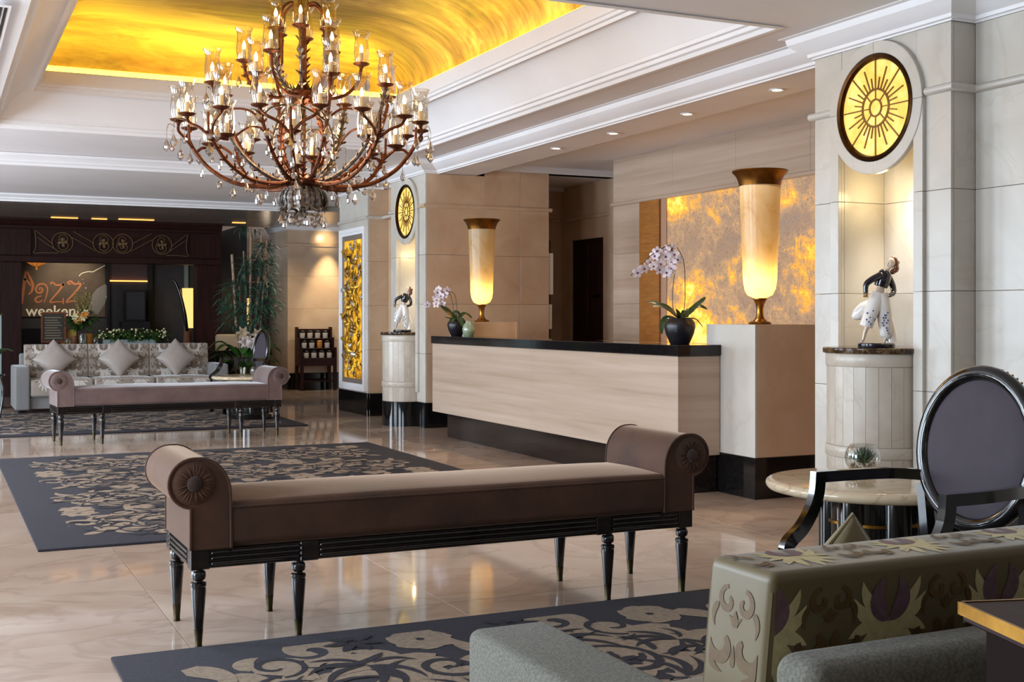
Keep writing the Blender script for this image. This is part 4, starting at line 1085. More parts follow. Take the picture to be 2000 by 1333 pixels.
def make_sofa(loc, rz, label, near):
    L, D = 2.62, .92; hx, hy = L / 2, D / 2; aw = .175
    fab = 'tweed' if near else 'grey_fabric'; sat = 'satin_olive' if near else 'satin_light'
    mats = {'cream': 'motif_cream', 'purple': 'motif_purple', 'brown': 'motif_brown'} if near else {'cream': 'motif_white', 'purple': 'motif_taupe', 'brown': 'motif_taupe'}
    t = thing('floral_sofa', label, 'sofa', loc, rz)
    for s in (-1, 1):
        MB().rbox(aw, D - .02, .535, .022, 4, None, (s * (hx - aw / 2), -.01, .31)).build('arm', fab, t, 60)
    MB().rbox(L - 2 * aw, D - .12, .15, .012, 3, None, (0, -.0, .125)).build('base', fab, t, 60)
    MB().rbox(L - .20, .10, .675, .03, 4, None, (0, hy - .05, .3875)).build('back_frame', fab, t, 60)
    for s in (-1, 1):
        for y in (-hy + .07, hy - .07): MB().box(s * (hx - .09) - .05, s * (hx - .09) + .05, y - .04, y + .04, 0, .05, .003).build('foot', 'black_wood', t, smooth=0)
    n = 3; wd = (L - 2 * aw) / n
    def crown(p):
        p = p.copy(); 
        if p.z > .05: p.z += .012 * (1 - (2 * p.x / wd) ** 2)
        return p
    for i in range(n):
        cx = -hx + aw + wd * (i + .5)
        c = MB().rbox(wd - .004, D - .2, .215, .03, 6, crown, (cx, -.09, .307)).build('seat_cushion', sat, t, 60)
        if not near:
            cells = []
            for k in range(2):
                cells.append(floral_cell(cx - wd / 4 + wd / 2 * k, .02, .17)); cells.append(brown_cell(cx - wd / 2 + wd / 2 * k + .02, .07, .15))
            def mp(x, y, e, cx=cx):
                x = max(cx - wd / 2 + .03, min(cx + wd / 2 - .03, x))
                if y < 0: return V(x, -.09 - (D - .2) / 2 - e, .40 + y)
                return V(x, -.09 - (D - .2) / 2 + .03 + y, .4145 + .012 * (1 - (2 * (x - cx) / wd) ** 2) + e)
            lay(c, cells, mp, mats, .002)
    yb = hy - .15; th = .16; zb = .415; H = .40 if near else .425
    wd = (L - 2 * aw + .06) / n
    for i in range(n):
        cx = -hx + aw - .03 + wd * (i + .5)
        lean = lambda z: .05 * (1 - (z - zb) / H)
        def fn(p):
            p = p.copy(); p.y -= .05 * (.5 - p.z / H); return p
        c = MB().rbox(wd - .004, th, H, .016, 8, fn, (cx, yb - th / 2, zb + H / 2)).build('back_cushion', sat, t, 60)
        m = MB()
        for s in (-1, 1):
            e = wd / 2 - .002 - .004
            e2 = wd / 2 - .002 - .006
            for yy in (yb - .006, yb - th + .006):
                m.tube([V(cx + s * e2, yy - .05 * (1 - q), zb + q * H) for q in (.06, .3, .6, .93)], .0035, 6)
        m.build('piping', sat, c)
        x0, x1 = cx - wd / 2 + .012, cx + wd / 2 - .012
        def yoff(z): return -.05 * (.5 - (z - zb - H / 2) / H)
        r = .016
        def around(x, tt, e, front):
            """tt: height above the cushion foot; past the top it runs over the top face"""
            x = max(x0, min(x1, x)); top = H - r
            sg = -1 if front else 1
            yface = yb - th if front else yb
            if tt <= top: y, z = yface + sg * e, zb + tt
            else:
                q = (tt - top) / (r * PI / 2)
                if q < 1: y, z = yface - sg * r + sg * (r + e) * math.cos(q * PI / 2), zb + top + (r + e) * math.sin(q * PI / 2)
                else: y, z = yface - sg * (r + (tt - top - r * PI / 2)), zb + H + e
                y = max(yb - th + .02, min(yb - .0, y)) if q >= 1 else y
            return V(x, y - .05 * (1 - (z - zb) / H), z)
        cells = []
        if near:
            sp = wd / 3.4; k = 0
            xx = cx - wd / 2 - .02
            while xx < cx + wd / 2 + .1:
                cells += [floral_cell(xx + sp / 2, H - .085, .112), brown_cell(xx, H - .085, .105), floral_cell(xx, H - .33, .112), brown_cell(xx + sp / 2, H - .30, .105), brown_cell(xx + sp / 2, H + .085, .085), floral_cell(xx, H + .09, .085)]
                xx += sp
            lay(c, cells, lambda x, y, e: around(x, max(.0, min(H + .16, y)), e, False), mats)
            sg = 1 if i == n - 1 else (-1 if i == 0 else 0)
            if sg:
                xs = cx + sg * (wd / 2 - .002)
                def side(a, b, e):
                    a = max(-th / 2 + .02, min(th / 2 - .02, a)); b = max(0.02, min(H - .02, b))
                    return V(xs + sg * e, yb - th / 2 + a - .05 * (1 - b / H), zb + b)
                lay(c, [brown_cell(.0, H - .10, .12), floral_cell(.01, H - .32, .11)], side, mats)
        else:
            for a_ in (-.25, .25):
                cells += [floral_cell(cx + a_ * wd, H - .07, .16), brown_cell(cx + a_ * wd, H - .22, .20), floral_cell(cx + a_ * wd, .10, .15)]
            cells += [brown_cell(cx - .5 * wd + .02, H - .1, .2), brown_cell(cx, H - .1, .2), brown_cell(cx + .5 * wd - .02, H - .1, .2), floral_cell(cx, H - .25, .15), brown_cell(cx, .1, .19), brown_cell(cx - .5 * wd + .04, .1, .19), brown_cell(cx + .5 * wd - .04, .1, .19)]
            lay(c, cells, lambda x, y, e: around(x, max(.0, min(H + .1, y)), e, True), mats)
    return t
make_sofa((2.24, 16.68, 0), 0, 'grey three-seat sofa with silvery floral cushions facing the lobby from the far rug', False)
make_sofa((2.25, 1.73, .0165), PI, 'olive floral sofa seen from behind, closest to the camera, with grey tweed arms', True)
def pillow(loc, rot, size, label, mat):
    def fn(p):
        u, v = 2 * p.x / size, 2 * p.y / size
        k = max(0, (1 - u * u) * (1 - v * v)) ** .45
        q = p.copy(); q.z = p.z / .02 * (.006 + .075 * k) * size / .46
        c_ = 1 - .07 * ((1 - u * u) * v * v + (1 - v * v) * u * u); q.x *= c_; q.y *= c_
        return q
    o = MB().rbox(size, size, .04, .008, 14, fn).build('throw_pillow', mat, None, 70)
    o.location = loc; o.rotation_euler = rot
    tag(o, label, 'pillow', 'satin throw pillows on the far sofa' if mat == 'satin_pillow' else None)
    m = MB().tube([V(size * .5 * .93 * a, size * .5 * .93 * b, 0) for a, b in ((-1.07, -1.07), (0, -1), (1.07, -1.07), (1, 0), (1.07, 1.07), (0, 1), (-1.07, 1.07), (-1, 0))], .004, 6, closed=True)
    m.build('piping', mat, o)
    return o
for x, nm in ((1.42, 'at its arm end beside the arm'), (2.22, 'in the middle'), (2.95, 'nearest the far round table')):
    pillow((x, 16.66, .655), (R(76), R(0), R(0)), .37, 'plain silver satin diamond pillow on the far sofa, %s' % nm, 'satin_pillow').rotation_mode = 'XYZ'
for o in list(C.objects):
    if o.name.startswith('throw_pillow') and o.parent is None:
        o.rotation_euler = (Matrix.Rotation(R(76), 3, 'X') @ Matrix.Rotation(R(45), 3, 'Z')).to_euler()
pl = pillow((1.47, 1.74, .635), (0, 0, 0), .30, 'olive satin pillow whose corner sticks up behind the near sofa back', 'satin')
pl.rotation_euler = (Matrix.Rotation(R(-80), 3, 'X') @ Matrix.Rotation(R(45), 3, 'Z')).to_euler(); pl.location = (1.46, 1.72, .645)

# ------------------------------------------------------------------ oval-back chairs
def make_chair(loc, rz, label):
    t = thing('oval_back_armchair', label, 'chair', loc, rz, 'black lacquer oval-back armchairs')
    cz, ry, rz_ = .755, .232, .245; xb = .24
    lean = lambda z: xb + (z - cz) * .12
    def ov(a, k=1.0, dx=0): return V(lean(cz + rz_ * k * math.sin(a)) + dx, ry * k * math.cos(a), cz + rz_ * k * math.sin(a))
    MB().tube([ov(2 * PI * i / 48) for i in range(48)], .026, 12, closed=True).build('back_frame', 'black_lacquer', t)
    rows = []
    m = MB()
    for dxs in (-.03, .02):
        rows = []
        for j in range(9):
            k = .94 * j / 8
            rows.append([ov(2 * PI * i / 40, max(k, .001), dxs * math.sqrt(max(0, 1 - (k / .95) ** 2)) ) for i in range(40)])
        m.grid_rows(rows, close_u=True)
    m.build('back_pad', 'chair_velvet', t, 60)
    m = MB()
    for i in range(70):
        p = ov(2 * PI * i / 70, 1.07, .022); m.sphere(p, .0045, ico=0)
    m.build('nailhead_trim', 'gold', t, 60, kind='stuff')
    for s in (-1, 1):
        path = smoothpath([(lean(.64) , s * .215, .648), (.12, s * .262, .655), (-.04, s * .285, .655), (-.185, s * .285, .655)], 5)
        arm = MB().tube(path, 1.0, 4, sq=(.014, .018)).build('arm', 'black_lacquer', t, 30)
        path = smoothpath([(-.170, s * .285, .672), (-.178, s * .285, .60), (-.205, s * .283, .54), (-.25, s * .275, .49), (-.312, s * .262, .45), (-.32, s * .262, .41)], 5)
        MB().tube(path, 1.0, 4, sq=(.015, .021)).build('arm_support', 'black_lacquer', arm, 30)
        MB().box(-.335, -.29, s * .245 - .022, s * .245 + .022, .0, .43, .004).build('leg', 'black_lacquer', t, smooth=0)
        MB().tube([V(.30, s * .20, 0), V(.25, s * .205, .25), V(.235, s * .21, .45), V(lean(.6), s * .215, .62)], 1.0, 4, sq=(.018, .018)).build('leg', 'black_lacquer', t, 30)
    MB().box(-.315, .245, -.255, .255, .31, .375, .01).build('seat_rail', 'black_lacquer', t, smooth=0)
    MB().rbox(.56, .50, .075, .034, 6, None, (-.035, 0, .402)).build('seat_cushion', 'chair_velvet', t, 60)
    return t
ch = make_chair((2.815, 2.93, .0165), 0, 'black lacquer oval-back armchair nearest the camera, beside the round marble table')
dup(ch, (3.49, 15.15, .0165), R(6), 'oval-back armchair beyond the far bench, beside the broad-leaved plant')

# ------------------------------------------------------------------ round marble tables
def make_table(loc, label):
    t = thing('round_table', label, 'table', loc, 0, 'round marble pedestal tables')
    MB().lathe([(0, .455), (.42, .455), (.44, .46), (.449, .47), (.452, .48), (.449, .49), (.438, .498), (.42, .5), (0, .5)], seg=72).build('marble_top', 'table_marble', t)
    MB().lathe([(0, 0), (.25, 0), (.25, .05), (.235, .06), (.19, .06), (.19, .455), (0, .455)], seg=40).build('pedestal', 'black_lacquer', t)
    cl = None
    for k in range(6):
        a = PI * 2 * k / 6 + .3
        if cl is None: cl = MB().lathe([(0, .058), (.058, .058), (.058, .454), (0, .454)], seg=20).build('column', 'black_lacquer', t); cl.location = (.175 * math.cos(a), .175 * math.sin(a), 0)
        else: copy_at(cl, t, (.175 * math.cos(a), .175 * math.sin(a), 0))
    MB().lathe([(.192, .325), (.197, .326), (.197, .338), (.192, .339)], seg=40).build('brass_band', 'gold', t)
    return t
tb = make_table((3.575, 3.98, .0165), 'round cream marble table on a black pedestal beside the near armchair')
dup(tb, (3.37, 14.2, .0165), None, 'round white marble table behind the end of the far bench')
def terrarium(loc, r, label, plant=True):
    t = thing('terrarium_bowl', label, 'bowl', loc)
    MB().lathe([(r * math.sin(a), r * .93 - r * math.cos(a)) for a in [R(22) + (R(138) - R(22)) * i / 16 for i in range(17)]], seg=36).build('glass_bowl', 'bowl_glass', t)
    MB().lathe([(0, .002), (r * .38, .002)], seg=24).build('glass_foot', 'bowl_glass', t)
    rn = random.Random(4); m = MB()
    for k in range(70):
        a = rn.uniform(0, 2 * PI); d = r * .72 * math.sqrt(rn.random()); z = .008 + rn.uniform(0, r * .5)
        m.sphere((d * math.cos(a), d * math.sin(a), z), r * .11, ico=1, sc_=(1, rn.uniform(.7, 1), rn.uniform(.6, .9)))
    m.build('pebbles', 'pebble', t, 80, kind='stuff')
    if plant:
        lf = None
        for k in range(26):
            a = 2.4 * k; el = R(20 + 62 * (k / 26))
            if lf is None:
                lf = MB().tube([V(0, 0, 0), V(r * .3, 0, r * .02), V(r * .7, 0, r * .1), V(r * .95, 0, r * .2)], [r * .04, r * .11, r * .08, r * .004], 6).build('succulent_leaf', 'succulent', t, 80); l_ = lf
            else: l_ = copy_at(lf, t)
            l_.location = (.15 * r, .1 * r, r * .55); l_.rotation_euler = (0, -el, a)
    return t
terrarium((3.666, 4.16, .5165), .076, 'glass bowl terrarium with a green succulent and pebbles on the near round table')
terrarium((3.40, 14.12, .5165), .062, 'small round glass bowl on the far round table', False)
tag(MB().lathe([(0, .003), (.026, .003), (.034, .05), (.034, .09), (.031, .09), (.031, .05), (.024, .008), (0, .008)], (3.30, 14.32, .5165), 24).build('glass_tumbler', 'bowl_glass'), 'small clear glass tumbler behind the bowl on the far round table', 'glass')
# dark console with a gilt edge at the very front
e1 = math.atan2(-.96, -.28)
ct = thing('side_table', 'dark wood side table with a gilt edge right behind the near sofa', 'table', (1.09, 1.075, .0165), R(-16.3))
MB().box(.004, .60, -.60, -.004, .826, .848, .002).build('top', 'dark_wood', ct, smooth=0)
m = MB(); m.box(0, .004, -.60, 0, .834, .849); m.box(0, .60, -.004, 0, .834, .849); m.build('gilt_edge', 'gold', ct, smooth=0)
MB().box(.022, .58, -.58, -.022, .12, .826, .003).build('cabinet', 'ebony', ct, smooth=0)
for x in (.05, .55):
    for y in (-.05, -.55): MB().box(x - .02, x + .02, y - .02, y + .02, 0, .12, .003).build('leg', 'dark_wood', ct, smooth=0)
o = MB().box(0, .14, -.2, 0, 0, .002).build('reflection_sheet', 'white_card', smooth=0); o.location = (1.17, 1.02, .8655); o.rotation_euler = (0, 0, R(-20))  # sheet standing in for the pale reflection on the polished top
tag(o, 'white sheet imitating the reflection on the gilt-edged side table', 'paper')

# ------------------------------------------------------------------ far end: portal and lounge
pt = struct(MB().box(-3.7, 1.23, 19.84, 20.1, 0, 2.7).build('wall_portal', 'dark_wood', smooth=0))
m = MB(); m.box(3.83, 4.20, 19.84, 20.1, 0, 2.7); m.box(1.23, 3.83, 19.84, 20.1, 2.03, 2.7); m.box(1.23, 3.83, 19.84, 20.1, 0, .78)
m.build('frame', 'dark_wood', pt, smooth=0)
m = MB()
m.box(3.83, 4.22, 19.80, 19.84, 0, 2.02, .004); m.box(.95, 1.23, 19.80, 19.84, 0, 2.02, .004); m.box(-1, 4.22, 19.79, 19.84, 2.03, 2.12, .006); m.box(-1, 1.36, 19.80, 19.84, 2.13, 2.53, .004); m.box(3.74, 4.22, 19.80, 19.84, 2.13, 2.53, .004)
m.build('panelling', 'dark_wood', pt, smooth=0)
m = MB(); rows = []
for x in (-1, 4.22):
    rows.append([V(x, 19.84 - a, z) for a, z in ((0, 2.54), (.05, 2.54), (.055, 2.57), (.09, 2.60), (.13, 2.65), (.15, 2.655), (.15, 2.69), (0, 2.69))])
vr = m.grid_rows(rows, close_u=True); m.bm.faces.new(vr[0]); m.bm.faces.new(vr[1]); m.build('cornice', 'dark_wood', pt, smooth=0)
sg_ = thing('iron_scroll_panel', 'wrought-iron scroll grille set in the dark portal above the lounge opening', 'grille', (2.55, 19.80, 2.335))
def xz(pts, y=0): return [V(a, y, b) for a, b in pts]
def spxz(c, r0, r1, a0, turns, n=26): return [V(c[0] + (r0 + (r1 - r0) * i / n) * math.cos(a0 + turns * 2 * PI * i / n), .01, c[1] + (r0 + (r1 - r0) * i / n) * math.sin(a0 + turns * 2 * PI * i / n)) for i in range(n + 1)]
for sx in (-1, 1):
    for cxx in (.145, .74):
        m = MB(); m.tube(spxz((sx * cxx, 0), .15, .15, 0, 1, 32)[:-1], .0065, 6, closed=True); m.build('ring', 'dull_iron', sg_)
        MB().tube(spxz((sx * cxx, -.05), .10, .02, PI * .7, sx * 1.5), .006, 6).build('scroll', 'dull_iron', sg_)
        MB().tube(spxz((sx * cxx, .06), .08, .02, -PI * .3, -sx * 1.3), .005, 6).build('scroll', 'dull_iron', sg_)
        m = MB()
        for k in range(4): m.ribbon([V(sx * cxx, .0, 0), V(sx * cxx + .05 * math.cos(k * 1.6), -.005, .05 * math.sin(k * 1.6)), V(sx * cxx + .075 * math.cos(k * 1.6 + .3), 0, .075 * math.sin(k * 1.6 + .3))], [.004, .02, .003], (0, -1, 0))
        m.build('leaf', 'dull_iron', sg_)
    for xa, za, xb, zb in ((.28, .0, .58, .17), (.26, -.12, .60, .08), (.89, -.02, 1.12, .17), (.86, -.1, 1.1, .07)):
        MB().tube(xz([(sx * xa, za), (sx * (xa + xb) / 2, (za + zb) / 2), (sx * xb, zb)], .01), .0055, 6).build('diagonal_bar', 'dull_iron', sg_)
    MB().tube(smoothpath(xz([(sx * 1.14, .17), (sx * 1.12, .05), (sx * 1.125, -.1), (sx * 1.15, -.17), (sx * 1.0, -.165), (sx * .8, -.165)], .01), 5), .006, 6).build('border_bar', 'dull_iron', sg_)
m = MB(); m.box(-1.18, 1.18, .004, .02, .185, .195); m.box(-1.18, 1.18, .004, .02, -.195, -.185); m.box(-1.18, -1.17, .004, .02, -.19, .19); m.box(1.17, 1.18, .004, .02, -.19, .19); m.build('frame', 'dark_wood', sg_, smooth=0)
# lounge shell
m = MB(); m.box(-1, 2.80, 22.6, 22.7, 0, 2.7); m.box(2.80, 3.52, 22.5, 22.7, 0, 1.84); m.box(3.52, 4.6, 22.55, 22.7, 0, 2.7)
lw = struct(m.build('wall_lounge', 'lounge_wall', smooth=0))
MB().box(2.80, 3.52, 22.52, 22.7, 1.84, 2.7).build('upper_panel', 'lounge_mauve', lw, smooth=0)
lw2 = struct(MB().box(2.785, 2.83, 22.42, 22.48, 0, 2.7).build('wall_lounge_posts', 'lounge_dark', smooth=0))
MB().box(2.83, 3.48, 22.47, 22.49, 1.82, 1.845).build('lit_ledge', 'slot_glow', lw2, smooth=0)
MB().box(3.48, 3.56, 22.42, 22.49, 0, 2.7).build('post', 'lounge_dark', lw2, smooth=0)
MB().box(4.13, 4.2, 22.5, 22.55, 0, 2.7).build('post', 'frosted', lw2, smooth=0)
struct(MB().box(4.6, 4.7, 20.1, 22.7, 0, 2.7).build('wall_lounge_side', 'lounge_dark', smooth=0))
struct(MB().box(-1, 3.6, 20.1, 22.7, 2.7, 2.8).build('ceiling_lounge', 'lounge_dark', smooth=0))
ps = thing('music_poster', 'brown wall poster with orange hand-drawn music lettering behind the portal opening', 'poster', (1.39, 22.59, 1.2))
MB().box(-.25, 1.385, -.01, 0, .0, 1.1).build('sheet', 'poster_brown', ps, smooth=0)
def pp(x, y, d=0): return V((x / 5.554 - 42) * .00837, -.014 - d, (218 - y / 5.554) * .00885)   # poster-plane coordinates
k_ = 0
for st, wv in (([(287, 700), (270, 830), (255, 960), (245, 1075)], .034), ([(287, 700), (330, 790), (358, 860), (350, 930), (312, 972)], .032), ([(268, 800), (300, 830), (345, 880)], .03), ([(445, 930), (428, 915), (440, 895), (465, 915), (450, 950), (405, 945), (392, 905), (430, 858), (490, 862), (518, 910), (505, 980), (480, 1060)], .022), ([(455, 985), (405, 1000), (385, 1030), (415, 1056), (465, 1030)], .024), ([(560, 862), (550, 845), (575, 838), (610, 865), (680, 862), (692, 850), (640, 930), (545, 1048), (620, 1048), (685, 1050)], .022), ([(688, 1005), (685, 1078)], .018), ([(775, 848), (752, 855), (738, 838), (770, 822), (810, 852), (880, 852), (820, 940), (720, 1050), (780, 1040), (830, 1042)], .024)):
    P_ = smoothpath([pp(*q) for q in st], 5); n = len(P_); k_ += 1
    MB().ribbon(P_, [.62 * wv * (.55 + .6 * math.sin(PI * i / (n - 1))) for i in range(n)], (0, -1, 0)).build('letter_stroke', 'poster_orange', ps, 60)
P_ = smoothpath([pp(*q) for q in [(862, 765), (890, 735), (960, 715), (1010, 715), (1070, 685), (1150, 640)]], 5)
MB().ribbon(P_, .006, (0, -1, 0)).build('swoosh', 'poster_text', ps, 60)
MB().ribbon([pp(*q) for q in [(1165, 860), (1120, 930), (1060, 1040), (1010, 1170)]], [.03, .10, .14, .09], (0, -1, 0)).build('saxophone', 'poster_grey', ps, 60)
m = MB()
for q, r in (((855, 825), .008), ((900, 800), .006), ((910, 845), .006), ((935, 895), .011), ((985, 1020), .007), ((1165, 990), .01), ((1000, 1060), .006)): m.sphere(pp(*q), r, ico=1, sc_=(1, .2, 1))
m.build('bubbles', 'poster_text', ps, 60)
fc = bpy.data.curves.new('weekend_text', 'FONT'); fc.body = 'weekend'; fc.size = .262; fc.extrude = .002; fc.offset = .003
fo = bpy.data.objects.new('weekend_text', fc); C.objects.link(fo); fo.parent = ps; fo.data.materials.append(MATS['poster_text'])
bpy.context.view_layer.update()
fm = bpy.data.meshes.new_from_object(fo.evaluated_get(bpy.context.evaluated_depsgraph_get()))
bpy.data.objects.remove(fo); fo = bpy.data.objects.new('weekend_text', fm); C.objects.link(fo); fo.parent = ps
fo.location = pp(285, 1203, .002); fo.rotation_euler = (PI / 2, 0, 0)
light('SPOT', 'poster_spot', (2.2, 21.6, 2.62), 80, (1.0, .85, .62), target=(2.15, 22.6, 1.7), spot=70, blend=.9, radius=.05)
light('POINT', 'lounge_lamp', (3.0, 21.2, 2.4), 5, (1.0, .8, .6), radius=.1)
spk = thing('loudspeaker', 'black loudspeaker cabinet standing in the lounge behind the portal', 'speaker', (3.22, 22.2, 0))
MB().box(-.17, .17, -.12, .12, 1.12, 1.66, .006).build('cabinet', 'lounge_dark', spk, smooth=0)
MB().box(-.15, .15, -.125, -.118, 1.15, 1.63, .003).build('grille_cloth', 'lounge_wall', spk, smooth=0)
MB().box(-.24, .24, -.16, .16, 0, 1.12, .006).build('plinth', 'lounge_dark', spk, smooth=0)
fl_ = thing('floor_lamp', 'tall floor lamp with a glowing cream shade and a curved black horn', 'lamp', (4.05, 21.9, 0))
m = MB(); m.lathe([(.07, 1.0), (.13, 1.70)], (.06, 0, 0), 28); m.build('lamp_shade', 'shade_glow_far', fl_)
MB().lathe([(0, .55), (.10, .55), (.075, .75), (.06, .98), (0, .98)], (.02, 0, 0), 20).build('lamp_body', 'terracotta', fl_)
MB().lathe([(0, 0), (.16, 0), (.16, .55), (0, .55)], (.02, 0, 0), 20).build('stand', 'lounge_dark', fl_)
MB().tube(smoothpath([(-.26, -.05, 1.84), (-.20, -.06, 1.80), (-.12, -.07, 1.6), (-.04, -.08, 1.25), (.0, -.08, .95)], 6), lerpl([.014, .02, .03, .034, .03], 25), 10).build('horn', 'black_lacquer', fl_)
pn = thing('pendant_lantern', 'small orange glass lantern hanging at the top of the lounge opening', 'lamp', (1.52, 20.9, 1.94))
MB().lathe([(0, 0), (.012, .012), (.02, .05), (.16, .13), (.165, .15), (.12, .18), (.05, .21)], seg=8).build('glass_shade', 'pendant_glow', pn, 5)
m = MB()
for k in range(8): m.tube([V(.02 * math.cos(k * PI / 4), .02 * math.sin(k * PI / 4), .05), V(.165 * math.cos(k * PI / 4), .165 * math.sin(k * PI / 4), .14)], .005, 5)
m.build('ribs', 'bronze', pn); MB().tube([V(0, 0, .2), V(0, 0, .78)], .006, 6).build('chain', 'bronze', pn)
# console behind the far sofa and what stands on it
cs = thing('console_table', 'long dark console table hidden behind the far floral sofa', 'table', (2.4, 18.2, 0))
MB().box(-1.2, 1.15, -.22, .22, .76, .80, .004).build('top', 'dark_wood', cs, smooth=0)
MB().box(-1.15, 1.15, -.19, .19, .64, .76, .003).build('apron', 'dark_wood', cs, smooth=0)
for x in (-1.1, 1.1):
    for y in (-.16, .16): MB().box(x - .03, x + .03, y - .03, y + .03, 0, .64, .003).build('leg', 'dark_wood', cs, smooth=0)
def foliage(m, c, rx, ry, rz, n, L, wd, rn, droop=.3):
    for k in range(n):
        a = rn.uniform(0, 2 * PI); b = rn.uniform(-1, 1); q = rn.random() ** .4
        p = V(c[0] + rx * q * math.cos(a) * math.sqrt(1 - b * b), c[1] + ry * q * math.sin(a) * math.sqrt(1 - b * b), c[2] + rz * q * b)
        d = V(math.cos(a) + rn.uniform(-.5, .5), math.sin(a) + rn.uniform(-.5, .5), rn.uniform(-.7, .9) - droop).normalized(); l = L * rn.uniform(.6, 1.2)
        m.ribbon([p, p + d * l * .5 + V(0, 0, .08 * l), p + d * l + V(0, 0, -.1 * l)], [wd * .35, wd, wd * .1], V(rn.uniform(-.4, .4), rn.uniform(-.6, .2), 1), fold=.2)
rn = random.Random(11)
hp = thing('flower_trough', 'low trough of green leaves and white blooms behind the far sofa', 'plant', (2.62, 18.2, .80))
MB().box(-.42, .30, -.09, .09, 0, .075, .006).build('trough', 'frosted', hp, smooth=0)
m = MB(); foliage(m, (0, 0, .13), .52, .12, .085, 520, .09, .018, rn); m.build('foliage', 'leaf_green', hp, 60, kind='stuff')
m = MB()
for k in range(90): m.sphere((rn.uniform(-.48, .45), rn.uniform(-.13, .02), .12 + rn.uniform(-.03, .11)), rn.uniform(.010, .019), ico=1)
m.build('white_blooms', 'flower_cream', hp, 60, kind='stuff')
va = thing('flower_arrangement', 'tall arrangement of orange and dried flowers in a glass jar behind the far sofa', 'plant', (1.93, 18.2, .80))
MB().lathe([(0, .004), (.06, .004), (.065, .02), (.065, .13), (.05, .17), (.048, .17), (.06, .12), (.06, .02), (0, .01)], seg=28).build('glass_jar', 'bowl_glass', va)
m = MB(); foliage(m, (0, 0, .33), .16, .13, .13, 150, .13, .022, rn, 0); m.build('foliage', 'leaf_green', va, 60, kind='stuff')
m = MB()
for k in range(70):
    p = V(rn.uniform(-.10, .12), rn.uniform(-.06, .06), rn.uniform(.48, .74)); m.tube([V(0, 0, .3), p], .0025, 4); m.sphere(p, rn.uniform(.010, .02), ico=1)
m.build('dried_sprays', 'flower_dry', va, 60, kind='stuff')
for k in range(9):
    c = (rn.uniform(-.12, .12), -.12 + rn.uniform(-.03, .03), rn.uniform(.34, .50)); m = MB()
    for q in range(6): m.ribbon([V(*c), V(c[0] + .03 * math.cos(q), c[1] - .02, c[2] + .03 * math.sin(q)), V(c[0] + .055 * math.cos(q), c[1] - .015, c[2] + .055 * math.sin(q))], [.004, .018, .003], (0, -1, 0))
    m.build('flower', 'flower_orange' if k % 2 else 'flower_cream', va, 60)
mb_ = thing('menu_board', 'wooden-framed menu board standing left of the orange flower arrangement', 'sign', (1.55, 18.25, .80))
MB().box(-.14, .14, -.01, .01, .06, .44).build('board', 'chalkboard', mb_, smooth=0)
m = MB()
for b in ((-.165, -.14, .035, .465), (.14, .165, .035, .465), (-.14, .14, .035, .06), (-.14, .14, .44, .465)): m.box(b[0], b[1], -.018, .018, b[2], b[3], .003)
m.build('frame', 'wood_orange', mb_, smooth=0)
m = MB()
for k in range(9): m.box(-.12 + .01 * (k % 2), .10 + rn.uniform(-.05, .02), -.0115, -.0095, .095 + k * .036, .105 + k * .036)
m.build('chalk_lines', 'chalk', mb_, smooth=0, kind='stuff')
for s in (-1, 1): MB().tube([V(s * .15, 0, .06), V(s * .16, .03, 0)], .008, 6).build('leg', 'wood_orange', mb_)
for x, mat, h, r, nm, lab in ((1.73, 'bowl_glass', .10, .045, 'glass_jar', 'small glass jar between menu board and flower arrangement'), (2.10, 'bowl_glass', .11, .04, 'glass_jar', 'small glass jar between flower arrangement and flower trough'), (1.83, 'terracotta', .13, .05, 'clay_pot', 'brown clay pot beside the flower arrangement on the console'), (2.04, 'flower_orange', .16, .05, 'orange_pot', 'orange pot behind the flower arrangement on the console')):
    tag(MB().lathe([(0, .003), (r * .8, .003), (r, h * .4), (r * .95, h * .8), (r * .7, h), (r * .65, h), (r * .85, h * .7), (0, h * .2)], (x, 18.33 if mat in ('terracotta', 'flower_orange') else 18.15, .80), 20).build(nm, mat), lab, 'pot' if 'pot' in nm else 'jar')
tag(MB().box(1.66, 1.86, 18.36, 18.37, .80, 1.02).build('yellow_card', 'shade_card' if 'shade_card' in MATS else M('shade_card', 'C9A648', .6), smooth=0), 'yellow card standing behind the menu board on the console', 'sign')
lc = thing('lounge_chair', 'dark lounge armchair at the corner of the opening behind the portal', 'chair', (1.45, 20.9, 0))
MB().rbox(.5, .5, .2, .03, 3, None, (0, 0, .42)).build('seat', 'lounge_dark', lc); MB().rbox(.5, .1, .5, .03, 3, None, (0, .25, .76)).build('backrest', 'lounge_wall', lc)
for x in (-.2, .2):
    for y in (-.2, .2): MB().box(x - .02, x + .02, y - .02, y + .02, 0, .33).build('leg', 'lounge_dark', lc, smooth=0)
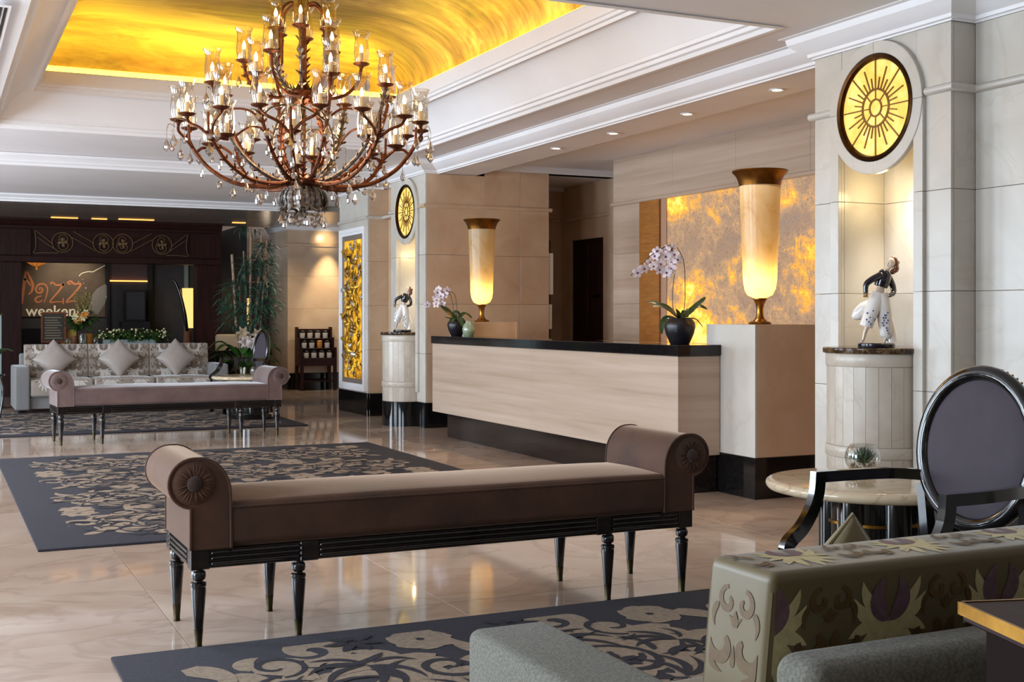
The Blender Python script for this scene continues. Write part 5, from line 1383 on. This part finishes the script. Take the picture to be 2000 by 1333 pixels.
# ------------------------------------------------------------------ plants at the far corner
bp = thing('bamboo_plant', 'tall potted bamboo with pale canes between the dark portal and the lit pillar', 'plant', (4.33, 18.4, 0))
MB().lathe([(0, 0), (.22, 0), (.27, .4), (.29, .42), (.26, .42), (.24, .36), (0, .36)], seg=32).build('pot', 'terracotta', bp)
canes = (((-.14, .0), (-.24, .05), 2.14, .022), ((.0, -.06), (.01, -.1), 2.56, .017), ((.06, .05), (.21, .04), 2.44, .021), ((-.08, .08), (-.12, .1), 1.7, .015), ((.12, -.02), (.28, .0), 2.36, .014), ((.02, .1), (-.04, .16), 2.2, .012))
for (a, b, h, r) in canes:
    m = MB(); P_ = [V(a[0] + (b[0] - a[0]) * k / 14, a[1] + (b[1] - a[1]) * k / 14, .34 + (h - .34) * k / 14) for k in range(15)]
    path = []; rad = []
    for k in range(14):
        for f_, q in ((.0, 1.12), (.04, 1.0), (.92, .96), (.98, 1.12)): path.append(P_[k].lerp(P_[k + 1], f_)); rad.append(r * q)
    m.tube(path, rad, 9).build('cane', 'bamboo_cane', bp)
m = MB(); rn = random.Random(8)
for (cx, cy, cz, rx, rz_, n) in ((-.12, 0, 1.65, .24, .16, 150), (.02, -.1, 1.95, .2, .14, 110), (.2, 0, 2.05, .2, .2, 150), (.12, -.1, 1.35, .32, .22, 280), (-.22, 0, 1.15, .2, .2, 140), (.26, 0, 1.65, .16, .25, 150), (.02, -.1, 2.5, .14, .05, 26), (-.12, -.1, 2.52, .1, .04, 14), (.1, -.05, 1.05, .3, .18, 160), (.25, .0, 2.3, .1, .12, 50), (-.3, 0, 1.42, .14, .2, 90)):
    foliage(m, (cx, cy, cz), rx, .18, rz_, n, .17, .011, rn, .5)
m.build('foliage', 'bamboo_leaf', bp, 60, kind='stuff')
bl = thing('broad_leaf_plant', 'broad-leaved green plant with pale lilies beside the far oval-back armchair', 'plant', (4.05, 17.15, 0))
MB().lathe([(0, 0), (.17, 0), (.21, .32), (.22, .34), (.19, .34), (0, .3)], seg=28).build('pot', 'pot_black', bl)
for k in range(24):
    a = 2.4 * k + .3; L = .34 + .22 * ((k * 7) % 5) / 5; el = .5 + .7 * ((k * 3) % 7) / 7
    d = V(math.cos(a), math.sin(a) * .7, 0); z0 = .34
    P_ = smoothpath([V(0, 0, z0) + d * .03, V(0, 0, z0 + .30 * el) + d * L * .45, V(0, 0, z0 + .46 * el) + d * L * .85, V(0, 0, z0 + .38 * el) + d * L * 1.2], 4); n = len(P_)
    MB().ribbon(P_, [.075 * (math.sin(PI * min(.98, max(.02, (i / (n - 1) - .2) / .8))) ** .7 if i / (n - 1) > .2 else .08) for i in range(n)], (0, 0, 1), fold=.25).build('leaf', 'leaf_green', bl, 70)
for k in range(6):
    c = V(-.12 + .05 * k + rn.uniform(-.03, .03), -.02, .86 + rn.uniform(-.06, .12)); m = MB()
    for q in range(6):
        a = q * PI / 3
        m.ribbon([c, c + V(.05 * math.cos(a), -.03, .05 * math.sin(a)), c + V(.10 * math.cos(a), -.02, .10 * math.sin(a))], [.006, .026, .004], (0, -1, 0))
    m.tube([c, V(0, 0, .36)], .005, 5)
    m.build('lily', 'petal_white' if k % 2 else 'cream_fabric', bl, 60)
cb = thing('low_cabinet', 'low black cabinet behind the arm of the far sofa', 'cabinet', (4.17, 17.95, 0))
MB().box(-.48, -.17, -.2, .2, .05, .68, .005).build('body', 'black_wood', cb, smooth=0); MB().box(-.5, -.15, -.22, .22, .68, .71, .004).build('top', 'black_wood', cb, smooth=0); MB().box(-.46, -.19, -.18, .18, 0, .05).build('plinth', 'black_wood', cb, smooth=0)
cc = thing('cream_armchair', 'cream upholstered chair back glimpsed behind the broad-leaved plant', 'chair', (4.12, 19.0, 0))
MB().rbox(.42, .12, .5, .04, 3, None, (.05, 0, .68)).build('backrest', 'cream_fabric', cc); MB().rbox(.46, .46, .16, .04, 3, None, (.05, .25, .4)).build('seat', 'cream_fabric', cc)
for x in (-.14, .24):
    for y in (.05, .45): MB().box(x - .02, x + .02, y - .02, y + .02, 0, .33).build('leg', 'black_wood', cc, smooth=0)
# room glimpsed beyond
struct(MB().box(4.6, 8, 26.5, 26.6, 0, 3).build('wall_beyond', 'warm_lit_marble', smooth=0))
bw = struct(MB().box(3.9, 8.0, 25.0, 25.06, 0, 1.9).build('wall_beyond_dark', 'dark_wood', smooth=0))
MB().box(4.3, 6.2, 24.96, 25.0, 1.92, 2.35).build('lattice_panel', 'lattice', bw, smooth=0)
for k in range(24): MB().box(4.3 + .08 * k, 4.32 + .08 * k, 24.93, 24.96, 1.92, 2.35).build('lattice_slat', 'dark_wood', bw, smooth=0)
light('POINT', 'beyond_lamp', (5.9, 23.3, 1.7), 10, (1.0, .76, .55), radius=.15)
tag(MB().lathe([(0, 0), (.09, 0), (.07, .5), (0, .5)], (5.42, 23.2, 1.05), 20).build('glowing_lamp', 'shade_glow_far'), 'slender glowing lamp seen through the bamboo canes', 'lamp')
tag(MB().box(5.3, 5.55, 23.05, 23.35, 0, 1.05, .004).build('lamp_plinth', 'dark_wood', smooth=0), 'dark plinth under the glowing lamp behind the bamboo', 'stand')
# jar rack against the lit pillar
rk = thing('stepped_rack', 'dark stepped wooden rack with rows of small jars against the lit pillar', 'rack', (5.69, 19.47, 0))
for s in (-1, 1):
    f = lambda x, y, h: V(h, x, y)
    a, b = (-.30, -.27) if s < 0 else (.27, .30)
    MB().prism([(.2, .40), (.2, 1.03), (.09, 1.03), (.09, .86), (-.03, .86), (-.03, .70), (-.17, .70), (-.17, .40)], f, a, b).build('side_panel', 'dark_wood', rk, smooth=0)
    for y in (-.145, .175): MB().tube([V(s * .275, y, .40), V(s * .28, y, .0)], 1, 4, sq=(.025, .025)).build('leg', 'dark_wood', rk, smooth=0)
for yy, zz in ((.13, .845), (.02, .685), (-.10, .525)): MB().box(-.27, .27, yy - .06, yy + .06, zz - .015, zz, .002).build('shelf', 'dark_wood', rk, smooth=0)
MB().box(-.27, .27, -.17, -.155, .40, .53, .002).build('apron', 'dark_wood', rk, smooth=0); MB().box(-.27, .27, .185, .2, .4, 1.0, .002).build('back_panel', 'dark_wood', rk, smooth=0)
MB().box(-.27, .27, -.15, .18, .14, .16, .002).build('low_shelf', 'dark_wood', rk, smooth=0)
jar0 = None
for r_, (yy, zz) in enumerate(((.13, .845), (.02, .685), (-.10, .525))):
    for c_ in range(4):
        lab = '%s jar on the %s rack shelf, %s' % ('orange-capped' if (r_, c_) == (1, 2) else 'dark-lidded pale', ('top', 'middle', 'bottom')[r_], ('nearest the bamboo', 'second from the bamboo', 'third from the bamboo', 'nearest the gilded panel')[c_])
        loc = (5.69 - .195 + .13 * c_, 19.47 + yy, zz)
        if jar0 is None:
            jar0 = thing('jar', lab, 'jar', loc, 0, 'jars on the stepped rack')
            MB().lathe([(0, 0), (.036, 0), (.042, .01), (.044, .085), (.04, .09), (0, .09)], seg=16).build('glass_body', 'jar_label', jar0)
            MB().lathe([(0, .09), (.042, .09), (.044, .094), (.044, .118), (.038, .124), (0, .124)], seg=16).build('lid', 'jar_dark', jar0)
        else:
            j = dup(jar0, loc, 0, lab)
            if (r_, c_) == (1, 2):
                for c in j.children:
                    c.data = c.data.copy(); c.data.materials[0] = MATS['jar_orange']
# left edge: small table with a potted plant, glass screen
st = thing('small_side_table', 'small dark round side table beyond the arm of the far sofa', 'table', (.52, 15.5, .0165))
MB().lathe([(0, .49), (.26, .49), (.265, .5), (.26, .515), (0, .515)], seg=36).build('top', 'black_wood', st)
for k in range(3): MB().tube(smoothpath([(.2 * math.cos(2.1 * k), .2 * math.sin(2.1 * k), .49), (.24 * math.cos(2.1 * k), .24 * math.sin(2.1 * k), .3), (.2 * math.cos(2.1 * k), .2 * math.sin(2.1 * k), 0)], 5), .014, 8).build('leg', 'black_wood', st)
pp_ = thing('small_pot_plant', 'green leaves in a small white pot on the dark side table', 'plant', (.66, 15.45, .5315))
MB().lathe([(0, 0), (.05, 0), (.065, .13), (.058, .13), (.05, .1), (0, .1)], seg=20).build('pot', 'white_card', pp_)
for k in range(9):
    a = 2.4 * k; d = V(math.cos(a), math.sin(a), 0)
    MB().ribbon(smoothpath([V(0, 0, .1), V(0, 0, .22) + d * .06, V(0, 0, .29) + d * .14, V(0, 0, .26) + d * .22], 3), lerpl([.004, .03, .055, .03, .004], 10), (0, 0, 1), fold=.2).build('leaf', 'leaf_green', pp_, 70)
gs = thing('glass_screen', 'narrow frosted glass screen beside the dark portal, by the small pot plant', 'screen', (.60, 17.3, 0))
MB().box(-.2, .23, -.01, .01, .05, 1.22, .003).build('glass_pane', 'frosted', gs, smooth=0); MB().box(-.21, .24, -.015, .015, 1.22, 1.25, .003).build('cap_rail', 'brass_dull', gs, smooth=0); MB().box(-.22, .25, -.08, .08, 0, .05, .003).build('foot', 'brass_dull', gs, smooth=0)

# ------------------------------------------------------------------ chandelier
CX, CY = 2.235, 7.95
cd = thing('chandelier', 'large rust-brown chandelier with glass hurricane candle shades and crystal drops', 'chandelier', (CX, CY, 0), -R(25.39))
MB().tube([V(0, 0, 2.10), V(0, 0, 3.80)], .018, 12).build('stem', 'rust_iron', cd)
MB().lathe([(0, 3.78), (.09, 3.78), (.085, 3.74), (.03, 3.70), (.018, 3.69)], seg=24).build('ceiling_rose', 'rust_iron', cd)
MB().lathe([(0, 2.065), (.10, 2.065), (.125, 2.075), (.13, 2.09), (.125, 2.11), (.10, 2.12), (.05, 2.13), (.02, 2.16)], seg=32).build('lower_hub', 'rust_iron', cd)
MB().lathe([(.018, 2.60), (.04, 2.62), (.075, 2.64), (.08, 2.67), (.075, 2.70), (.05, 2.72), (.035, 2.75), (.018, 2.78)], seg=28).build('middle_hub', 'rust_iron', cd)
MB().lathe([(.018, 3.22), (.035, 3.24), (.04, 3.27), (.035, 3.31), (.018, 3.33)], seg=24).build('upper_hub', 'rust_iron', cd)
# serrated leaf sheath
def serrate(m, P_, r, rn, step=2, L=.022):
    for i in range(1, len(P_) - 1, step):
        d = (P_[i + 1] - P_[i - 1]).normalized(); o_ = d.orthogonal().normalized()
        for q in (0.6, 2.2, 3.7, 5.3):
            n_ = Matrix.Rotation(q + rn.uniform(-.3, .3), 3, d) @ o_
            m.ribbon([P_[i] + n_ * r * .7, P_[i] + n_ * (r + L * .5) + d * L * .7, P_[i] + n_ * (r + L) + d * L * 1.1], [.006, .006, .0005], n_.cross(d))
# candle set prototypes are children of the first arm, later arms get copies of them
proto = {}
def candle_set(arm, p, sc_=1.0, shade=True):
    keys = ['drip_pan', 'candle', 'bulb'] + (['glass_shade'] if shade else [])
    if not proto:
        proto['drip_pan'] = MB().lathe([(0, -.022), (.013, -.02), (.018, -.009), (.05, .002), (.057, .011), (.053, .012), (.02, .006), (0, .006)], seg=20).build('drip_pan', 'rust_iron', arm)
        proto['candle'] = MB().lathe([(0, .006), (.0135, .006), (.0135, .083), (.008, .085), (0, .085)], seg=12).build('candle', 'candle_wax', arm)
        proto['bulb'] = MB().lathe([(.004, .085), (.0105, .096), (.012, .105), (.009, .120), (.003, .136), (0, .142)], seg=10).build('bulb', 'bulb_glow', arm)
        proto['glass_shade'] = MB().lathe([(.02, .010), (.041, .017), (.049, .045), (.051, .085), (.048, .128), (.044, .166), (.0465, .192), (.057, .216), (.062, .222)], seg=24).build('glass_shade', 'shade_glass', arm)
        for k in keys: proto[k].location = p
    else:
        for k in keys: copy_at(proto[k], arm, p)
cr = {}
def crystal(par, p, kind=0, s=1.0, wire=.05):
    key = kind
    if key not in cr:
        m = MB()
        if kind == 0: m.lathe([(0, 0), (.004, -.004), (.0165, -.032), (.014, -.042), (0, -.058)], seg=6)
        elif kind == 1: m.lathe([(0, 0), (.006, -.006), (.012, -.03), (.010, -.046), (0, -.054)], seg=8)
        else: m.lathe([(0, 0), (.012, -.008), (.015, -.018), (.010, -.030), (0, -.034)], seg=6)
        cr[key] = m.build('crystal_drop', 'crystal', par, smooth=0); c = cr[key]
    else: c = copy_at(cr[key], par)
    c.location = (p[0], p[1], p[2] - wire); s *= 1.3; c.scale = (s, s, s)
    if 'w' not in cr:
        m = MB().tube([V(0, 0, 0), V(0, 0, -1)], .0012, 4); cr['w'] = m.build('wire', 'dull_iron', par); w_ = cr['w']
    else: w_ = copy_at(cr['w'], par)
    w_.location = p; w_.scale = (1, 1, wire)
rn = random.Random(21)
def pol(r, a, z): return V(r * math.cos(a), r * math.sin(a), z)
# lower tier: eight long arms, each forking to two outer candles and one inner candle
for k in range(8):
    a = PI / 4 * k + R(4)
    P_ = smoothpath([pol(.10, a, 2.09), pol(.25, a, 2.065), pol(.44, a, 2.085), pol(.60, a, 2.17), pol(.70, a, 2.28), pol(.745, a, 2.36)], 6)
    m = MB(); m.tube(P_, lerpl([.016, .014, .013], len(P_)), 8)
    if k % 2: serrate(m, P_, .012, rn, 3)
    ends = []
    for s in (-1, 1):
        Q = smoothpath([pol(.72, a, 2.31), pol(.765, a + s * R(5), 2.375), pol(.80, a + s * R(10), 2.41), pol(.80, a + s * R(13), 2.445)], 5); m.tube(Q, .010, 7); ends.append(Q[-1])
    Q = smoothpath([pol(.70, a, 2.285), pol(.665, a, 2.315), pol(.63, a, 2.315), pol(.60, a, 2.315)], 4); m.tube(Q, .010, 7)
    m.tube([pol(.745, a, 2.36), pol(.75, a, 2.47)], .009, 7)
    arm = m.build('arm', 'rust_iron', cd)
    for e in ends: candle_set(arm, e + V(0, 0, .02))
    candle_set(arm, pol(.61, a, 2.335))
    for (r, z, kind, wl) in ((.30, 2.06, 1, .04), (.46, 2.085, 0, .03), (.55, 2.13, 2, .03), (.66, 2.23, 1, .05), (.74, 2.33, 0, .05)): crystal(arm, pol(r, a, z), kind, rn.uniform(.9, 1.25), wl)
    for s in (-1, 1):
        b = a + s * R(15); m = MB()
        m.tube(smoothpath([pol(.82, a + s * R(12), 2.43), pol(.86, b, 2.44), pol(.875, b, 2.40)], 4), .0025, 5); m.build('hook', 'dull_iron', arm)
        crystal(arm, pol(.875, b, 2.40), 0, 1.1, .06); crystal(arm, pol(.84, a + s * R(9), 2.42), 2, 1.0, .10)
# second tier
for k in range(8):
    a = PI / 4 * k + R(26)
    P_ = smoothpath([pol(.10, a, 2.10), pol(.22, a, 2.12), pol(.38, a, 2.23), pol(.50, a, 2.39), pol(.57, a, 2.55), pol(.60, a, 2.68)], 6)
    m = MB(); m.tube(P_, lerpl([.015, .014, .012], len(P_)), 8); serrate(m, P_, .012, rn, 2 if k % 2 else 4)
    arm = m.build('arm', 'silver_leaf' if k % 3 == 1 else 'rust_iron', cd); candle_set(arm, pol(.60, a, 2.70))
    for (r, z, kind, wl) in ((.34, 2.19, 0, .04), (.46, 2.33, 1, .05), (.565, 2.53, 2, .06), (.64, 2.69, 0, .05)): crystal(arm, pol(r, a, z), kind, rn.uniform(.85, 1.15), wl)
    b = a + R(22); Q = smoothpath([pol(.53, a, 2.44), pol(.55, a + R(8), 2.50), pol(.53, a + R(20), 2.52), pol(.50, a + R(32), 2.50), pol(.52, a + R(44), 2.43)], 5)
    MB().tube(Q, .0075, 6).build('garland_bar', 'silver_leaf' if k % 2 else 'rust_iron', arm)
# inner stems from the lower to the middle hub
for k in range(8):
    a = PI / 4 * k + R(10)
    P_ = smoothpath([pol(.07, a, 2.12), pol(.17, a, 2.22), pol(.20, a, 2.36), pol(.15, a, 2.52), pol(.07, a, 2.64)], 6)
    m = MB(); m.tube(P_, .009, 6); serrate(m, P_, .009, rn, 2, .02); st_ = m.build('leafy_stem', 'silver_leaf' if k % 2 == 0 else 'rust_iron', cd)
    crystal(st_, pol(.2, a, 2.36), 1, 1.0, .05)
# third and fourth tiers
for k in range(6):
    a = PI / 3 * k + R(8)
    P_ = smoothpath([pol(.07, a, 2.67), pol(.18, a, 2.655), pol(.29, a, 2.69), pol(.36, a, 2.77), pol(.385, a, 2.87)], 6)
    m = MB(); m.tube(P_, .011, 8)
    if k % 2: serrate(m, P_, .010, rn, 3)
    arm = m.build('arm', 'rust_iron', cd); candle_set(arm, pol(.385, a, 2.885))
    for (r, z, kind, wl) in ((.25, 2.67, 1, .05), (.42, 2.87, 0, .08)): crystal(arm, pol(r, a, z), kind, 1.05, wl)
for k in range(6):
    a = PI / 3 * k + R(35)
    P_ = smoothpath([pol(.05, a, 2.70), pol(.12, a, 2.72), pol(.18, a, 2.80), pol(.20, a, 2.92), pol(.195, a, 3.07)], 6)
    m = MB(); m.tube(P_, .010, 8); serrate(m, P_, .010, rn, 2 if k % 2 else 5, .026)
    arm = m.build('arm', 'silver_leaf' if k in (3, 4) else 'rust_iron', cd); candle_set(arm, pol(.195, a, 3.085))
    crystal(arm, pol(.23, a, 3.07), 0, 1.1, .09)
    Q = smoothpath([pol(.03, a, 3.27), pol(.09, a, 3.28), pol(.15, a, 3.22), pol(.165, a, 3.08), pol(.17, a, 2.9)], 6)
    MB().tube(Q, .0085, 7).build('hoop', 'rust_iron', arm)
# low candle on the front of the hub
m = MB().tube(smoothpath([pol(.10, -PI / 2, 2.1), pol(.18, -PI / 2, 2.115), pol(.2, -PI / 2, 2.16)], 5), .010, 7); arm = m.build('arm', 'rust_iron', cd); candle_set(arm, pol(.2, -PI / 2 - .05, 2.175), shade=False)
# leaf cup and bottom crystals
lf = None
for k in range(14):
    a = 2 * PI * k / 14
    if lf is None:
        m = MB(); P_ = smoothpath([V(.075, 0, 0), V(.125, 0, -.035), V(.14, 0, -.085), V(.13, 0, -.125), V(.15, 0, -.15)], 5); n = len(P_)
        m.ribbon(P_, [.012 + .026 * math.sin(PI * i / (n - 1)) ** .8 if i < n - 1 else .003 for i in range(n)], (1, 0, .3), fold=-.3)
        for i in range(2, n - 2):
            for s in (-1, 1): m.ribbon([P_[i] + V(.004, s * .01, 0), P_[i] + V(.012, s * .03, -.012), P_[i] + V(.010, s * .04, -.026)], [.006, .005, .001], (1, 0, 0))
        lf = m.build('cup_leaf', 'silver_leaf', cd, 60); l_ = lf
    else: l_ = copy_at(lf, cd)
    l_.location = (0, 0, 2.07); l_.rotation_euler = (0, 0, a); s = 1 if k % 2 else 1.08; l_.scale = (s, s, s)
cup = MB().lathe([(.10, 2.07), (.09, 2.02), (.07, 1.97), (.0, 1.95)], seg=24).build('cup_core', 'rust_iron', cd)
for k in range(16):
    a = 2 * PI * k / 16; crystal(cup, pol(.145 if k % 2 else .10, a, 1.95 - .01 * (k % 3)), (0, 1, 2)[k % 3], 1.15, .05 + .02 * (k % 2))
crystal(cup, V(0, 0, 1.95), 2, 1.4, .08)
light('POINT', 'chandelier_glow', (CX, CY, 2.40), 42, (1.0, .74, .47), radius=.3)
